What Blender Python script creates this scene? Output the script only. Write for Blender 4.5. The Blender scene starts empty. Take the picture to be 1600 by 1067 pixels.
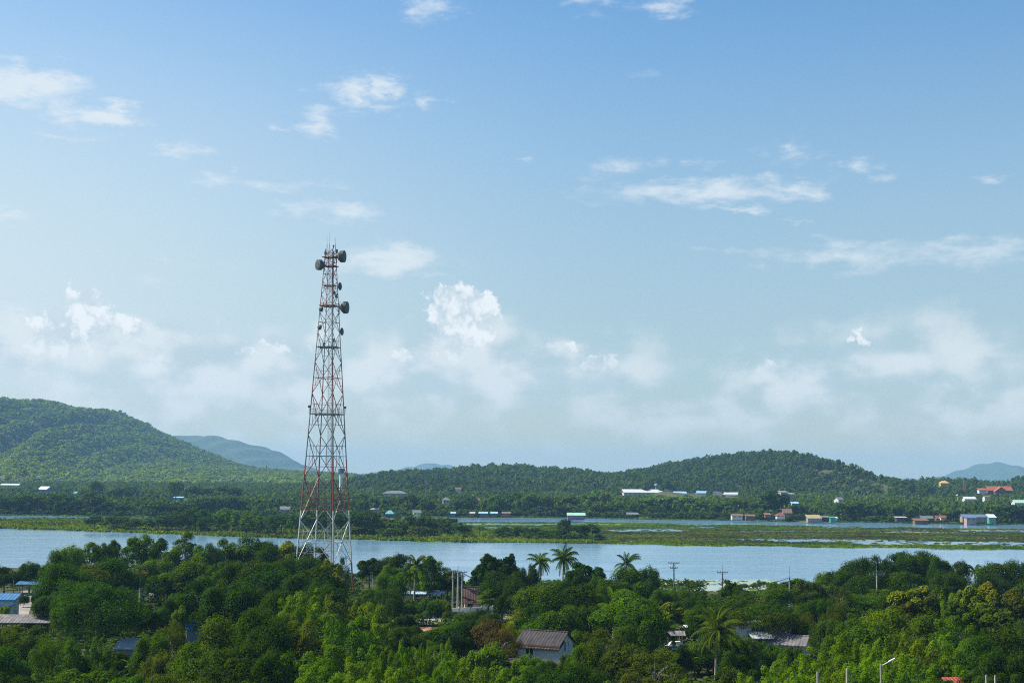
import bpy, bmesh, math, random
import numpy as np
from mathutils import Vector, Matrix

C = bpy.context.scene
COL = C.collection
R = math.radians

# ---------------------------------------------------------------- camera
F = 2222.0                       # focal length in photo pixels (1600 wide)
EYE = 28.0
cam = bpy.data.cameras.new('camera')
cam.sensor_width = 36.0
cam.lens = 36.0 * F / 1600.0
cam.clip_start = 1.0
cam.clip_end = 40000.0
camo = bpy.data.objects.new('camera', cam)
COL.objects.link(camo)
PITCH, ROLL = R(5.51), R(0.5)
CM = Matrix.Rotation(math.pi / 2 + PITCH, 4, 'X') @ Matrix.Rotation(ROLL, 4, 'Z')
camo.matrix_world = Matrix.Translation((0, 0, EYE)) @ CM
C.camera = camo
CR = CM.to_3x3()
CRI = CR.inverted()


def ray(px, py):
    return CR @ Vector(((px - 800) / F, -(py - 533.5) / F, -1.0))


def at(px, py, Y):
    """point at ground distance Y seen at photo pixel (px, py)"""
    d = ray(px, py)
    k = Y / d.y
    return Vector((d.x * k, Y, EYE + d.z * k))


def gnd(px, py, z=0.0):
    d = ray(px, py)
    k = (z - EYE) / d.z
    return Vector((d.x * k, d.y * k, z))


def proj(p):
    v = CRI @ (Vector(p) - Vector((0, 0, EYE)))
    return 800 + F * v.x / -v.z, 533.5 - F * v.y / -v.z


def azel(px, py):
    d = ray(px, py).normalized()
    return math.atan2(d.x, d.y), math.asin(d.z)


# ---------------------------------------------------------------- sun, sky, exposure
SUN_AZ, SUN_EL = R(-76), R(50)
sund = bpy.data.lights.new('sun', 'SUN')
sund.energy = 5.0
sund.angle = R(0.5)
sund.color = (1.0, 0.93, 0.80)
suno = bpy.data.objects.new('sun', sund)
COL.objects.link(suno)
sdir = Vector((math.sin(SUN_AZ) * math.cos(SUN_EL), math.cos(SUN_AZ) * math.cos(SUN_EL), math.sin(SUN_EL)))
suno.rotation_euler = sdir.to_track_quat('Z', 'Y').to_euler()

vs = C.view_settings
vs.view_transform = 'Standard'
vs.look = 'None'
vs.exposure = 0.8
vs.gamma = 1.0
vs.use_curve_mapping = False
C.cycles.max_bounces = 8
C.cycles.diffuse_bounces = 3
C.cycles.glossy_bounces = 3
C.cycles.transmission_bounces = 4
C.cycles.volume_bounces = 0
C.cycles.use_denoising = False
C.cycles.use_adaptive_sampling = False
C.cycles.filter_width = 1.1
C.cycles.caustics_reflective = False
C.cycles.caustics_refractive = False

W = bpy.data.worlds.new('World')
C.world = W
W.use_nodes = True
W.cycles.sampling_method = 'MANUAL'
W.cycles.sample_map_resolution = 512
wt = W.node_tree
wt.nodes.clear()


class NT:
    """small node-tree writer"""
    def __init__(s, t):
        s.t = t

    def n(s, typ, **kw):
        o = s.t.nodes.new(typ)
        for k, v in kw.items():
            setattr(o, k, v)
        return o

    def l(s, a, b):
        s.t.links.new(a, b)

    def val(s, sock, v):
        if hasattr(v, 'is_output') or hasattr(v, 'links'):
            s.l(v, sock)
        else:
            sock.default_value = v

    def m(s, op, a, b=None, c=None, clamp=False):
        o = s.n('ShaderNodeMath', operation=op, use_clamp=clamp)
        s.val(o.inputs[0], a)
        if b is not None:
            s.val(o.inputs[1], b)
        if c is not None:
            s.val(o.inputs[2], c)
        return o.outputs[0]

    def vm(s, op, a, b=None, out=0):
        o = s.n('ShaderNodeVectorMath', operation=op)
        s.val(o.inputs[0], a)
        if b is not None:
            s.val(o.inputs[1], b)
        return o.outputs[out]

    def mix(s, f, a, b, blend='MIX'):
        o = s.n('ShaderNodeMix', data_type='RGBA', blend_type=blend)
        s.val(o.inputs[0], f)
        s.val(o.inputs[6], a)
        s.val(o.inputs[7], b)
        return o.outputs[2]

    def noise(s, vec, scale, detail=4, rough=0.55, dim='3D', out=0):
        o = s.n('ShaderNodeTexNoise', noise_dimensions=dim)
        if vec is not None:
            s.l(vec, o.inputs['Vector'])
        o.inputs['Scale'].default_value = scale
        o.inputs['Detail'].default_value = detail
        o.inputs['Roughness'].default_value = rough
        return o.outputs[out]

    def rng(s, v, a, b, c=0.0, d=1.0, smooth=True):
        o = s.n('ShaderNodeMapRange', interpolation_type='SMOOTHSTEP' if smooth else 'LINEAR')
        s.val(o.inputs[0], v)
        for i, x in enumerate((a, b, c, d)):
            o.inputs[i + 1].default_value = x
        return o.outputs[0]


def build_sky():
    t = NT(wt)
    out = t.n('ShaderNodeOutputWorld')
    sk = t.n('ShaderNodeTexSky', sky_type='NISHITA', sun_disc=False)
    sk.sun_elevation = SUN_EL
    sk.sun_rotation = SUN_AZ
    sk.altitude = 50
    sk.air_density = SKY_AIR
    sk.dust_density = SKY_DUST
    sk.ozone_density = 1.6
    geo = t.n('ShaderNodeNewGeometry')
    d = t.vm('SCALE', geo.outputs['Incoming'], None)
    d.node.inputs['Scale'].default_value = -1.0
    sep = t.n('ShaderNodeSeparateXYZ')
    t.l(d, sep.inputs[0])
    az = t.m('ARCTAN2', sep.outputs[0], sep.outputs[1])
    el = t.m('ARCSINE', sep.outputs[2])
    S = F / 100.0                                    # one unit = about 2.6 degrees
    comb = t.n('ShaderNodeCombineXYZ')
    t.l(t.m('MULTIPLY', az, S), comb.inputs[0])
    t.l(t.m('MULTIPLY', el, S), comb.inputs[1])
    p = comb.outputs[0]
    # wisps: stretched, soft; cumulus: crisp
    stretch = t.vm('MULTIPLY', p, (0.55, 1.5, 1.0))
    nw = t.noise(stretch, 3.2, 5, 0.62, '2D', out=1)
    nwf = t.noise(stretch, 2.6, 7, 0.62, '2D')
    nc = t.noise(p, 5.5, 4, 0.6, '2D', out=1)
    ncf = t.noise(p, 4.2, 7, 0.62, '2D')
    pw = t.vm('ADD', p, t.vm('MULTIPLY', t.vm('SUBTRACT', nw, (.5, .5, .5)), (0.9, 0.42, 0)))
    pc = t.vm('ADD', p, t.vm('MULTIPLY', t.vm('SUBTRACT', nc, (.5, .5, .5)), (0.42, 0.42, 0)))

    def field(lst, vec):
        acc = None
        for (px, py, w, h, s) in lst:
            a, e = azel(px, py)
            q = t.vm('SUBTRACT', vec, (a * S, e * S, 0))
            q = t.vm('MULTIPLY', q, (100.0 / w, 100.0 / h, 0))
            ln = t.vm('LENGTH', q, out=1)
            v = t.m('MULTIPLY_ADD', ln, -s * 0.75, s * 1.3)
            acc = v if acc is None else t.m('SMOOTH_MAX', acc, v, 0.15)
        return acc

    fw = field(WISPS, pw)
    mw = t.rng(t.m('ADD', fw, t.m('MULTIPLY_ADD', nwf, 1.8, -.93)), 0.06, 1.40)
    vo = t.n('ShaderNodeTexVoronoi', feature='SMOOTH_F1', voronoi_dimensions='2D')
    t.l(t.vm('ADD', p, t.vm('MULTIPLY', t.vm('SUBTRACT', nc, (.5, .5, .5)), (0.25, 0.25, 0))), vo.inputs['Vector'])
    vo.inputs['Scale'].default_value = 2.9
    vo.inputs['Detail'].default_value = 2.0
    vo.inputs['Roughness'].default_value = .55
    vo.inputs['Smoothness'].default_value = .35
    puff = t.m('MULTIPLY_ADD', vo.outputs['Distance'], -1.5, 1.15)      # >0 in the billows
    nlo = t.noise(t.vm('MULTIPLY', p, (.8, 1.3, 1)), 1.4, 4, 0.48, '2D')
    nb = t.noise(p, 1.5, 3, 0.5, '2D', out=1)
    pb = t.vm('ADD', p, t.vm('MULTIPLY', t.vm('SUBTRACT', nb, (.5, .5, .5)), (0.9, 0.6, 0)))
    fb = field(BANKS, pb)
    mb = t.rng(t.m('ADD', fb, t.m('ADD', t.m('MULTIPLY', puff, .05), t.m('MULTIPLY_ADD', nlo, 1.0, -.42))), 0.0, .92)
    fc = field(CUMULUS, pc)
    mc = t.rng(t.m('ADD', fc, t.m('ADD', t.m('MULTIPLY', puff, .42), t.m('MULTIPLY_ADD', ncf, .55, -.20))), 0.30, 0.68)
    mc = t.m('MULTIPLY', mc, t.rng(el, azel(0, 600)[1], azel(0, 505)[1]))
    lit = t.rng(t.m('ADD', t.m('MULTIPLY', puff, .55), t.m('MULTIPLY_ADD', ncf, 1.5, -.75)), -.35, .25)

    # the hazy, whitened air of a humid afternoon low in the sky
    veil = t.rng(el, 0.38, 0.05, 0.0, 1.0)
    base = t.n('ShaderNodeHueSaturation')
    base.inputs['Saturation'].default_value = SKY_SAT
    t.l(sk.outputs[0], base.inputs['Color'])
    b0 = t.mix(1.0, base.outputs[0], (.985, 1.035, .985, 1), 'MULTIPLY')
    skyc = t.mix(t.m('MULTIPLY', veil, SKY_VEIL), b0, tuple(x / SKY_STR for x in VEIL_COL) + (1,))
    glow = t.m('MULTIPLY', t.rng(az, .12, -.42), t.rng(el, .42, .10))
    skyc = t.mix(t.m('MULTIPLY', glow, .62), skyc, tuple(x / SKY_STR for x in GLOW_COL) + (1,))
    w1, w2, w3, ws = (tuple(x / SKY_STR for x in c_) + (1,) for c_ in (CLOUD_W, CLOUD_B, CLOUD_C, CLOUD_S))
    low = t.rng(el, .075, -.005)
    skyc = t.mix(t.m('MULTIPLY', low, .85), skyc, tuple(x / SKY_STR for x in LOW_COL) + (1,))
    bank = t.mix(t.rng(nlo, .30, .62), ws, w2)
    cum = t.mix(t.m('MULTIPLY_ADD', lit, .75, .25), ws, w3)
    skyc = t.mix(t.m('MULTIPLY', mb, 0.84), skyc, bank)
    skyc = t.mix(t.m('MULTIPLY', mw, 0.80), skyc, w1)
    skyc = t.mix(t.m('MULTIPLY', mc, 0.90), skyc, cum)
    bg = t.n('ShaderNodeBackground')
    bg.inputs['Strength'].default_value = SKY_STR
    t.l(skyc, bg.inputs['Color'])
    t.l(bg.outputs[0], out.inputs['Surface'])


SKY_STR, SKY_AIR, SKY_DUST, SKY_SAT, SKY_VEIL = 0.091, 1.0, 0.7, 1.27, 0.74
VEIL_COL = (0.245, 0.312, 0.342)
LOW_COL = (0.40, 0.385, 0.225)
GLOW_COL = (0.46, 0.51, 0.515)
CLOUD_W = (0.47, 0.505, 0.525)
CLOUD_B = (0.47, 0.50, 0.505)
CLOUD_S = (0.31, 0.38, 0.415)
CLOUD_C = (0.54, 0.56, 0.57)
WISPS = [
    (45, 128, 72, 22, 1.25), (15, 142, 50, 18, 1.2), (95, 118, 30, 9, .7), (110, 168, 26, 16, .8), (150, 181, 50, 14, 1.3),
    (190, 168, 26, 12, 1.), (100, 215, 42, 5, .5), (95, 98, 18, 8, .4), (678, 10, 38, 22, .8), (940, 4, 50, 11, .6),
    (1045, 8, 36, 16, .85), (553, 150, 26, 24, 1.05), (597, 138, 25, 20, 1.05), (510, 134, 30, 13, .6), (600, 169, 34, 8, .6),
    (668, 157, 18, 14, .7), (497, 192, 26, 20, .9), (437, 199, 14, 8, .6), (275, 237, 37, 9, .8), (330, 281, 34, 8, .6),
    (375, 263, 12, 4, .5), (420, 292, 40, 7, .5), (475, 323, 38, 13, .7), (545, 333, 48, 12, .75), (510, 290, 30, 5, .4),
    (605, 405, 68, 22, 1.15), (545, 410, 40, 20, .7), (690, 413, 38, 7, .4), (820, 248, 12, 6, .6), (955, 262, 50, 15, .55),
    (1030, 258, 20, 9, .5), (1097, 256, 18, 9, .5), (1237, 235, 34, 14, .72), (1262, 247, 28, 7, .5), (1338, 260, 25, 13, .65),
    (1370, 279, 25, 7, .5), (1550, 278, 20, 5, .4), (1105, 299, 140, 18, .9), (1238, 297, 58, 14, .9), (1150, 328, 45, 5, .7),
    (1245, 345, 28, 4, .5), (1330, 399, 105, 18, .75), (1520, 393, 78, 19, .85), (1110, 388, 58, 5, .35), (8, 337, 25, 9, .8),
    (25, 487, 30, 10, .8), (290, 412, 45, 8, .4), (255, 437, 25, 8, .4), (980, 120, 40, 6, .2)]
BANKS = [
    (40, 545, 75, 30, .8), (210, 545, 120, 34, .75), (330, 560, 120, 30, .8), (430, 555, 60, 24, .85), (250, 590, 180, 40, .6),
    (480, 590, 60, 45, .6), (595, 580, 70, 42, .7), (690, 575, 110, 50, .75), (742, 545, 55, 45, .9), (790, 565, 60, 35, .85), (655, 560, 60, 25, .8), (800, 590, 120, 50, .6), (885, 545, 38, 13, .9),
    (940, 585, 90, 40, .55), (1215, 578, 62, 15, .8), (1250, 602, 110, 28, .55), (1440, 560, 170, 45, .55), (1500, 620, 200, 50, .45),
    (1100, 640, 300, 40, .35), (300, 640, 300, 40, .4), (1540, 520, 90, 12, .4), (500, 520, 30, 14, .6)]
CUMULUS = [
    (712, 478, 36, 24, 1.1), (740, 470, 26, 18, .9), (705, 508, 26, 20, 1.), (728, 520, 34, 22, .9), (758, 495, 24, 24, .65), (780, 496, 6, 10, .7),
    (712, 540, 22, 18, .8), (690, 490, 16, 20, .9), (722, 462, 18, 10, .9), (122, 488, 30, 24, 1.0), (100, 520, 40, 26, 1.0), (140, 468, 15, 11, 1.05), (208, 514, 22, 15, .85), (160, 510, 30, 20, .7),
    (75, 540, 30, 14, .6), (950, 558, 15, 13, .75), (925, 563, 10, 8, .6), (885, 543, 28, 9, .5), (1337, 517, 6, 9, .6), (1345, 534, 15, 5, .55),
    (1205, 572, 20, 9, .7), (250, 575, 35, 16, .5), (420, 545, 40, 10, .45), (610, 555, 30, 12, .4)]
build_sky()


# ---------------------------------------------------------------- helpers
def tag(o, label=None, cat=None, group=None, kind=None):
    if label:
        o['label'] = label
    if cat:
        o['category'] = cat
    if group:
        o['group'] = group
    if kind:
        o['kind'] = kind
    return o


def empty(name, loc, rz=0.0):
    o = bpy.data.objects.new(name, None)
    o.empty_display_size = 0.5
    o.location = loc
    o.rotation_euler = (0, 0, rz)
    COL.objects.link(o)
    return o


def link(name, me, parent=None, loc=None):
    o = bpy.data.objects.new(name, me)
    COL.objects.link(o)
    if parent is not None:
        o.parent = parent
    if loc is not None:
        o.location = loc
    return o


def np_mesh(name, V, n, mats, tint=None, k=4, smooth=False):
    """mesh of n faces with k own vertices each"""
    me = bpy.data.meshes.new(name)
    me.vertices.add(n * k)
    me.vertices.foreach_set('co', np.ascontiguousarray(V, dtype=np.float32).ravel())
    me.loops.add(n * k)
    me.loops.foreach_set('vertex_index', np.arange(n * k, dtype=np.int32))
    me.polygons.add(n)
    me.polygons.foreach_set('loop_start', np.arange(0, n * k, k, dtype=np.int32))
    me.update(calc_edges=True)
    if tint is not None:
        a = me.attributes.new('tint', 'FLOAT', 'FACE')
        a.data.foreach_set('value', np.ascontiguousarray(tint, dtype=np.float32))
    for m in mats:
        me.materials.append(m)
    return me


class MB:
    """collects shapes into ONE mesh"""
    def __init__(s):
        s.v, s.f, s.mi = [], [], []

    def add(s, verts, faces, mi=0):
        b = len(s.v)
        s.v += [tuple(v) for v in verts]
        s.f += [tuple(i + b for i in f) for f in faces]
        s.mi += [mi] * len(faces)
        return s

    def box(s, c, size, mi=0, rz=0.0, mat=None):
        x, y, z = size[0] / 2, size[1] / 2, size[2] / 2
        vs_ = [Vector((a, b, d)) for d in (-z, z) for a, b in ((-x, -y), (x, -y), (x, y), (-x, y))]
        m = mat if mat is not None else Matrix.Rotation(rz, 3, 'Z')
        vs_ = [m @ v + Vector(c) for v in vs_]
        return s.add(vs_, [(3, 2, 1, 0), (4, 5, 6, 7), (0, 1, 5, 4), (1, 2, 6, 5), (2, 3, 7, 6), (3, 0, 4, 7)], mi)

    def bar(s, a, b, r, r2=None, n=5, mi=0, caps=True):
        a, b = Vector(a), Vector(b)
        r2 = r if r2 is None else r2
        d = (b - a)
        if d.length < 1e-6:
            return s
        d.normalize()
        u = d.cross(Vector((0, 0, 1)))
        if u.length < 1e-3:
            u = Vector((1, 0, 0))
        u.normalize()
        w = d.cross(u)
        vs_ = []
        for (p, q) in ((a, r), (b, r2)):
            for i in range(n):
                t = 2 * math.pi * (i + .5) / n
                vs_.append(p + u * math.cos(t) * q + w * math.sin(t) * q)
        fs = [(i, (i + 1) % n, n + (i + 1) % n, n + i) for i in range(n)]
        if caps:
            fs += [tuple(range(n - 1, -1, -1)), tuple(range(n, 2 * n))]
        return s.add(vs_, fs, mi)

    def tube(s, pts, rad, n=6, mi=0):
        for i in range(len(pts) - 1):
            ra = rad[i] if isinstance(rad, (list, tuple)) else rad
            rb = rad[i + 1] if isinstance(rad, (list, tuple)) else rad
            s.bar(pts[i], pts[i + 1], ra, rb, n, mi)
        return s

    def lathe(s, prof, c=(0, 0, 0), n=16, mat=None, mi=0):
        """prof: (radius, height) along local z"""
        m = mat if mat is not None else Matrix.Identity(3)
        vs_, fs = [], []
        for (r, z) in prof:
            for i in range(n):
                t = 2 * math.pi * i / n
                vs_.append(m @ Vector((r * math.cos(t), r * math.sin(t), z)) + Vector(c))
        for j in range(len(prof) - 1):
            for i in range(n):
                fs.append((j * n + i, j * n + (i + 1) % n, (j + 1) * n + (i + 1) % n, (j + 1) * n + i))
        fs.append(tuple(range(n - 1, -1, -1)))
        k = (len(prof) - 1) * n
        fs.append(tuple(range(k, k + n)))
        return s.add(vs_, fs, mi)

    def build(s, name, mats, parent=None, loc=None):
        me = bpy.data.meshes.new(name)
        me.from_pydata(s.v, [], s.f)
        for m in (mats if isinstance(mats, (list, tuple)) else [mats]):
            me.materials.append(m)
        if any(s.mi):
            me.polygons.foreach_set('material_index', s.mi)
        me.update()
        return link(name, me, parent, loc)


# ---------------------------------------------------------------- materials
def new_mat(name):
    m = bpy.data.materials.new(name)
    m.use_nodes = True
    m.node_tree.nodes.clear()
    t = NT(m.node_tree)
    out = t.n('ShaderNodeOutputMaterial')
    return m, t, out


MATS = {}


def plain(name, col, rough=0.7, var=0.18, scale=1.2, metal=0.0, spec=0.3):
    """a weathered painted or mineral surface: base colour broken by two noises"""
    if name in MATS:
        return MATS[name]
    m, t, out = new_mat(name)
    b = t.n('ShaderNodeBsdfPrincipled')
    g = t.n('ShaderNodeNewGeometry').outputs['Position']
    n1 = t.noise(g, scale, 5, .6)
    n2 = t.noise(t.vm('MULTIPLY', g, (1, 1, .25)), scale * 4.5, 3, .6)
    f = t.m('ADD', t.m('MULTIPLY', n1, .6), t.m('MULTIPLY', n2, .4))
    lo = tuple(max(0, c * (1 - var * 1.6)) for c in col) + (1,)
    hi = tuple(min(1, c * (1 + var)) for c in col) + (1,)
    t.l(t.mix(t.rng(f, .3, .7), lo, hi), b.inputs['Base Color'])
    b.inputs['Roughness'].default_value = rough
    b.inputs['Metallic'].default_value = metal
    b.inputs['Specular IOR Level'].default_value = spec
    t.l(b.outputs[0], out.inputs['Surface'])
    MATS[name] = m
    return m


def corrugated(name, col, rough=0.55, pitch=0.9, var=.25, spec=.12):
    """sheet roofing: ribs run down the slope (object x is along the ridge), streaky wear"""
    if name in MATS:
        return MATS[name]
    m, t, out = new_mat(name)
    b = t.n('ShaderNodeBsdfPrincipled')
    tc = t.n('ShaderNodeTexCoord').outputs['Object']
    sep = t.n('ShaderNodeSeparateXYZ')
    t.l(tc, sep.inputs[0])
    w = t.m('SINE', t.m('MULTIPLY', sep.outputs[0], 2 * math.pi / pitch))
    n1 = t.noise(t.vm('MULTIPLY', tc, (1.5, .3, .3)), 1.6, 5, .65)
    n2 = t.noise(tc, .7, 4, .6)
    f = t.m('ADD', t.m('MULTIPLY', n1, .6), t.m('MULTIPLY', n2, .4))
    lo = tuple(max(0, c * (1 - var * 1.7)) for c in col) + (1,)
    hi = tuple(min(1, c * (1 + var)) for c in col) + (1,)
    t.l(t.mix(t.rng(f, .32, .68), lo, hi), b.inputs['Base Color'])
    bp = t.n('ShaderNodeBump')
    bp.inputs['Strength'].default_value = 0.45
    bp.inputs['Distance'].default_value = 0.06
    t.l(w, bp.inputs['Height'])
    t.l(bp.outputs[0], b.inputs['Normal'])
    b.inputs['Roughness'].default_value = rough
    b.inputs['Specular IOR Level'].default_value = spec
    t.l(b.outputs[0], out.inputs['Surface'])
    MATS[name] = m
    return m


def foliage_mat(name, translucent=0.33):
    """leaf colour = the object's own colour, varied leaf by leaf"""
    m, t, out = new_mat(name)
    oi = t.n('ShaderNodeObjectInfo')
    at_ = t.n('ShaderNodeAttribute')
    at_.attribute_name = 'tint'
    c0 = oi.outputs['Color']
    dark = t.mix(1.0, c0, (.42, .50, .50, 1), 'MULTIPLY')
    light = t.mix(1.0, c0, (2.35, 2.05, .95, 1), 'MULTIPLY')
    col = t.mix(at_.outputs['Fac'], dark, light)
    d = t.n('ShaderNodeBsdfDiffuse')
    t.l(col, d.inputs['Color'])
    tr = t.n('ShaderNodeBsdfTranslucent')
    t.l(t.mix(1.0, col, (1.25, 1.35, .55, 1), 'MULTIPLY'), tr.inputs['Color'])
    mx = t.n('ShaderNodeMixShader')
    mx.inputs[0].default_value = translucent
    t.l(d.outputs[0], mx.inputs[1])
    t.l(tr.outputs[0], mx.inputs[2])
    t.l(mx.outputs[0], out.inputs['Surface'])
    return m


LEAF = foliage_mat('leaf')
BARK = plain('bark', (.12, .095, .07), .9, .35, 2.0)
PALEBARK = plain('pale_bark', (.34, .31, .26), .9, .3, 2.0)
CONCRETE = plain('concrete', (.36, .35, .33), .85, .22, 1.5)
WHITE = plain('white_paint', (.72, .73, .72), .6, .12, .8)
STEEL = plain('galvanised_steel', (.33, .35, .35), .5, .2, 2, .3)
GREYP = plain('grey_paint', (.17, .19, .2), .6, .15, 2)
GLASS = plain('dark_window', (.03, .035, .04), .15, .1, 1, 0, .6)
DARK = plain('dark_opening', (.025, .023, .02), .9, .2, 1)
WIREM = plain('wire_black', (.03, .03, .03), .6, .1, 1)


# ---------------------------------------------------------------- ground, shores, water
NEARZ = 2.0


def interp(pts, x):
    if x <= pts[0][0]:
        return pts[0][1]
    for (a, b), (c, d) in zip(pts, pts[1:]):
        if x <= c:
            return b + (d - b) * (x - a) / (c - a)
    return pts[-1][1]


def shore(pixels, z=0.0):
    pts = [gnd(px, py, z) for px, py in pixels]
    pts.sort(key=lambda p: p.x)
    return [(p.x, p.y) for p in pts]


NEAR_SHORE = shore([(-200, 886), (0, 890), (200, 893), (400, 898), (560, 908), (700, 918), (800, 924), (1000, 923),
                    (1090, 926), (1180, 931), (1300, 934), (1600, 936), (1800, 938)])
FAR_SHORE = shore([(-300, 803), (0, 804.5), (160, 807), (420, 809), (560, 808), (700, 808), (900, 809), (1060, 812),
                   (1200, 814), (1400, 817), (1600, 820), (1900, 824)])
ISL_FRONT = shore([(-200, 825), (0, 826), (130, 829), (220, 833), (330, 837), (500, 842), (700, 846), (860, 848.5), (962, 850)])
ISL_BACK = shore([(-200, 812), (0, 812), (150, 812), (300, 811), (420, 812), (560, 811), (640, 814), (700, 820), (740, 827), (800, 833),
                  (900, 840), (950, 847)])


def wob(x, s):
    return (math.sin(x * .11 * s) + .6 * math.sin(x * .27 * s + 1.3) + .4 * math.sin(x * .63 * s + .5))


def near_y(x):
    return interp(NEAR_SHORE, x) + 2.2 * wob(x, 1.0)


def far_y(x):
    return interp(FAR_SHORE, x * 1.0) + 5 * wob(x, .5)


def far_z(x, y):
    """the far plain rises gently towards the hills"""
    d = max(0.0, y - far_y(x))
    return min(1.3, d * .2 - .4) + max(0.0, min(y, 2600) - 1020) * 0.0115


def strip(name, xs, ys_fn, mat):
    """sheet: for each x the list of (y, z)"""
    rows = [[(x, y, z) for (y, z) in ys_fn(x)] for x in xs]
    n = len(rows[0])
    v = [p for r in rows for p in r]
    f = [(i * n + j, (i + 1) * n + j, (i + 1) * n + j + 1, i * n + j + 1) for i in range(len(rows) - 1) for j in range(n - 1)]
    me = bpy.data.meshes.new(name)
    me.from_pydata(v, [], f)
    me.materials.append(mat)
    for p in me.polygons:
        p.use_smooth = True
    me.update()
    return tag(link(name, me), kind='structure')


def ground_mat(name, cols, s1=.05, s2=.8):
    m, t, out = new_mat(name)
    b = t.n('ShaderNodeBsdfPrincipled')
    g = t.n('ShaderNodeNewGeometry').outputs['Position']
    n1 = t.noise(g, s1, 6, .6)
    n2 = t.noise(g, s2, 6, .65)
    c = t.mix(t.rng(n1, .38, .62), cols[0] + (1,), cols[1] + (1,))
    c = t.mix(t.rng(n2, .45, .72), c, cols[2] + (1,))
    t.l(c, b.inputs['Base Color'])
    b.inputs['Roughness'].default_value = .95
    b.inputs['Specular IOR Level'].default_value = .1
    bp = t.n('ShaderNodeBump')
    bp.inputs['Strength'].default_value = .6
    bp.inputs['Distance'].default_value = .3
    t.l(n2, bp.inputs['Height'])
    t.l(bp.outputs[0], b.inputs['Normal'])
    t.l(b.outputs[0], out.inputs['Surface'])
    return m


GROUND = ground_mat('near_soil', ((.045, .06, .02), (.03, .045, .016), (.11, .085, .05)))
FARG = ground_mat('far_grassland', ((.055, .085, .022), (.04, .065, .02), (.09, .11, .03)), .012, .15)
BANK = ground_mat('reed_bank', ((.055, .095, .018), (.075, .115, .022), (.045, .07, .018)), .04, .5)

xs = [-260 + i * 4.0 for i in range(131)]
strip('near_ground', xs, lambda x: [(y, NEARZ) for y in (20, 100, 180, 240, 290)] +
      [(near_y(x) - 22, NEARZ), (near_y(x) - 9, 1.3), (near_y(x) - 2.5, .5), (near_y(x) + 2, -.5)], GROUND)
xs = [-900 + i * 12.0 for i in range(151)]


def far_rows(x):
    fy = far_y(x)
    k = x / fy
    o = [(fy - 3, -.5), (fy + 2, .1), (fy + 8, 1.2), (fy + 25, far_z(x, fy + 25))]
    for y in (1050, 1120, 1200, 1300, 1400, 1500, 1650, 1800, 2000, 2300, 2600, 3200, 4500, 7000, 11000, 15000):
        o.append((y, far_z(x, y)))
    return o


# fan the far sheet outwards so that it reaches the horizon everywhere
rows = []
for x in xs:
    r_ = far_rows(x)
    rows.append([(x * (1 if y < 1045 else y / 1040.0 * 1.0 if abs(x) > 0 else 1), y, z) for (y, z) in r_])
n_ = len(rows[0])
me = bpy.data.meshes.new('far_plain')
me.from_pydata([p for r in rows for p in r], [], [(i * n_ + j, (i + 1) * n_ + j, (i + 1) * n_ + j + 1, i * n_ + j + 1)
                                                 for i in range(len(rows) - 1) for j in range(n_ - 1)])
me.materials.append(FARG)
me.update()
tag(link('far_plain', me), kind='structure')

ix0, ix1 = ISL_FRONT[0][0], ISL_FRONT[-1][0]


def isl_f(x):
    return interp(ISL_FRONT, x) + 3.0 * wob(x, .6)


def isl_b(x):
    return max(isl_f(x) + 6, interp(ISL_BACK, x) + 4 * wob(x + 50, .5))


def isl_rows(x):
    f, b = isl_f(x), isl_b(x)
    q = min(1, (ix1 - x) / 30 + .05)
    return [(f - 2, -.4), (f + 1, .15), (f + 6, .7 * q), ((f + b) / 2, .9 * q), (b - 5, .6 * q), (b + 2, -.4)]


strip('island', [ix0 + (ix1 - ix0) * i / 150 for i in range(151)], isl_rows, BANK)


def water_mat():
    m, t, out = new_mat('lake_water')
    b = t.n('ShaderNodeBsdfPrincipled')
    g = t.n('ShaderNodeNewGeometry').outputs['Position']
    b.inputs['Base Color'].default_value = WATER_COL + (1,)
    b.inputs['Roughness'].default_value = .12
    b.inputs['IOR'].default_value = 1.33
    b.inputs['Specular IOR Level'].default_value = .5
    h1 = t.noise(t.vm('MULTIPLY', g, (.5, 1.0, 1)), .55, 4, .6)
    h2 = t.noise(t.vm('MULTIPLY', g, (.6, 1.0, 1)), .11, 3, .5)
    gust = t.rng(t.noise(t.vm('MULTIPLY', g, (.14, 1.0, 1)), .035, 5, .55), .38, .66, .35, 1.0)
    h = t.m('ADD', t.m('MULTIPLY', h1, .55), h2)
    bp = t.n('ShaderNodeBump')
    t.l(t.m('MULTIPLY', gust, WATER_BUMP), bp.inputs['Strength'])
    bp.inputs['Distance'].default_value = 1.6
    t.l(h, bp.inputs['Height'])
    t.l(bp.outputs[0], b.inputs['Normal'])
    t.l(b.outputs[0], out.inputs['Surface'])
    return m


WATER_COL, WATER_BUMP = (.115, .235, .355), .20
WATER = water_mat()
mb = MB()
mb.add([(-1500, 250, 0), (1500, 250, 0), (1500, 1100, 0), (-1500, 1100, 0)], [(0, 1, 2, 3)])
tag(mb.build('water', WATER), kind='structure')
BED = plain('lake_bed', (.06, .06, .04), .95)
mb = MB()
mb.add([(-1600, 10, -1.2), (1600, 10, -1.2), (1600, 1150, -1.2), (-1600, 1150, -1.2)], [(0, 1, 2, 3)])
tag(mb.build('lake_bed', BED), kind='structure')


def sheet(name, pix, z, mat, kind='structure', Yz=None):
    """flat sheet lying on the ground; corners found from where they are seen"""
    v = [tuple(gnd(px, py, z)) for px, py in pix]
    m_ = MB()
    m_.add(v, [tuple(range(len(v)))])
    o = m_.build(name, mat)
    return tag(o, kind=kind)


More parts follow.
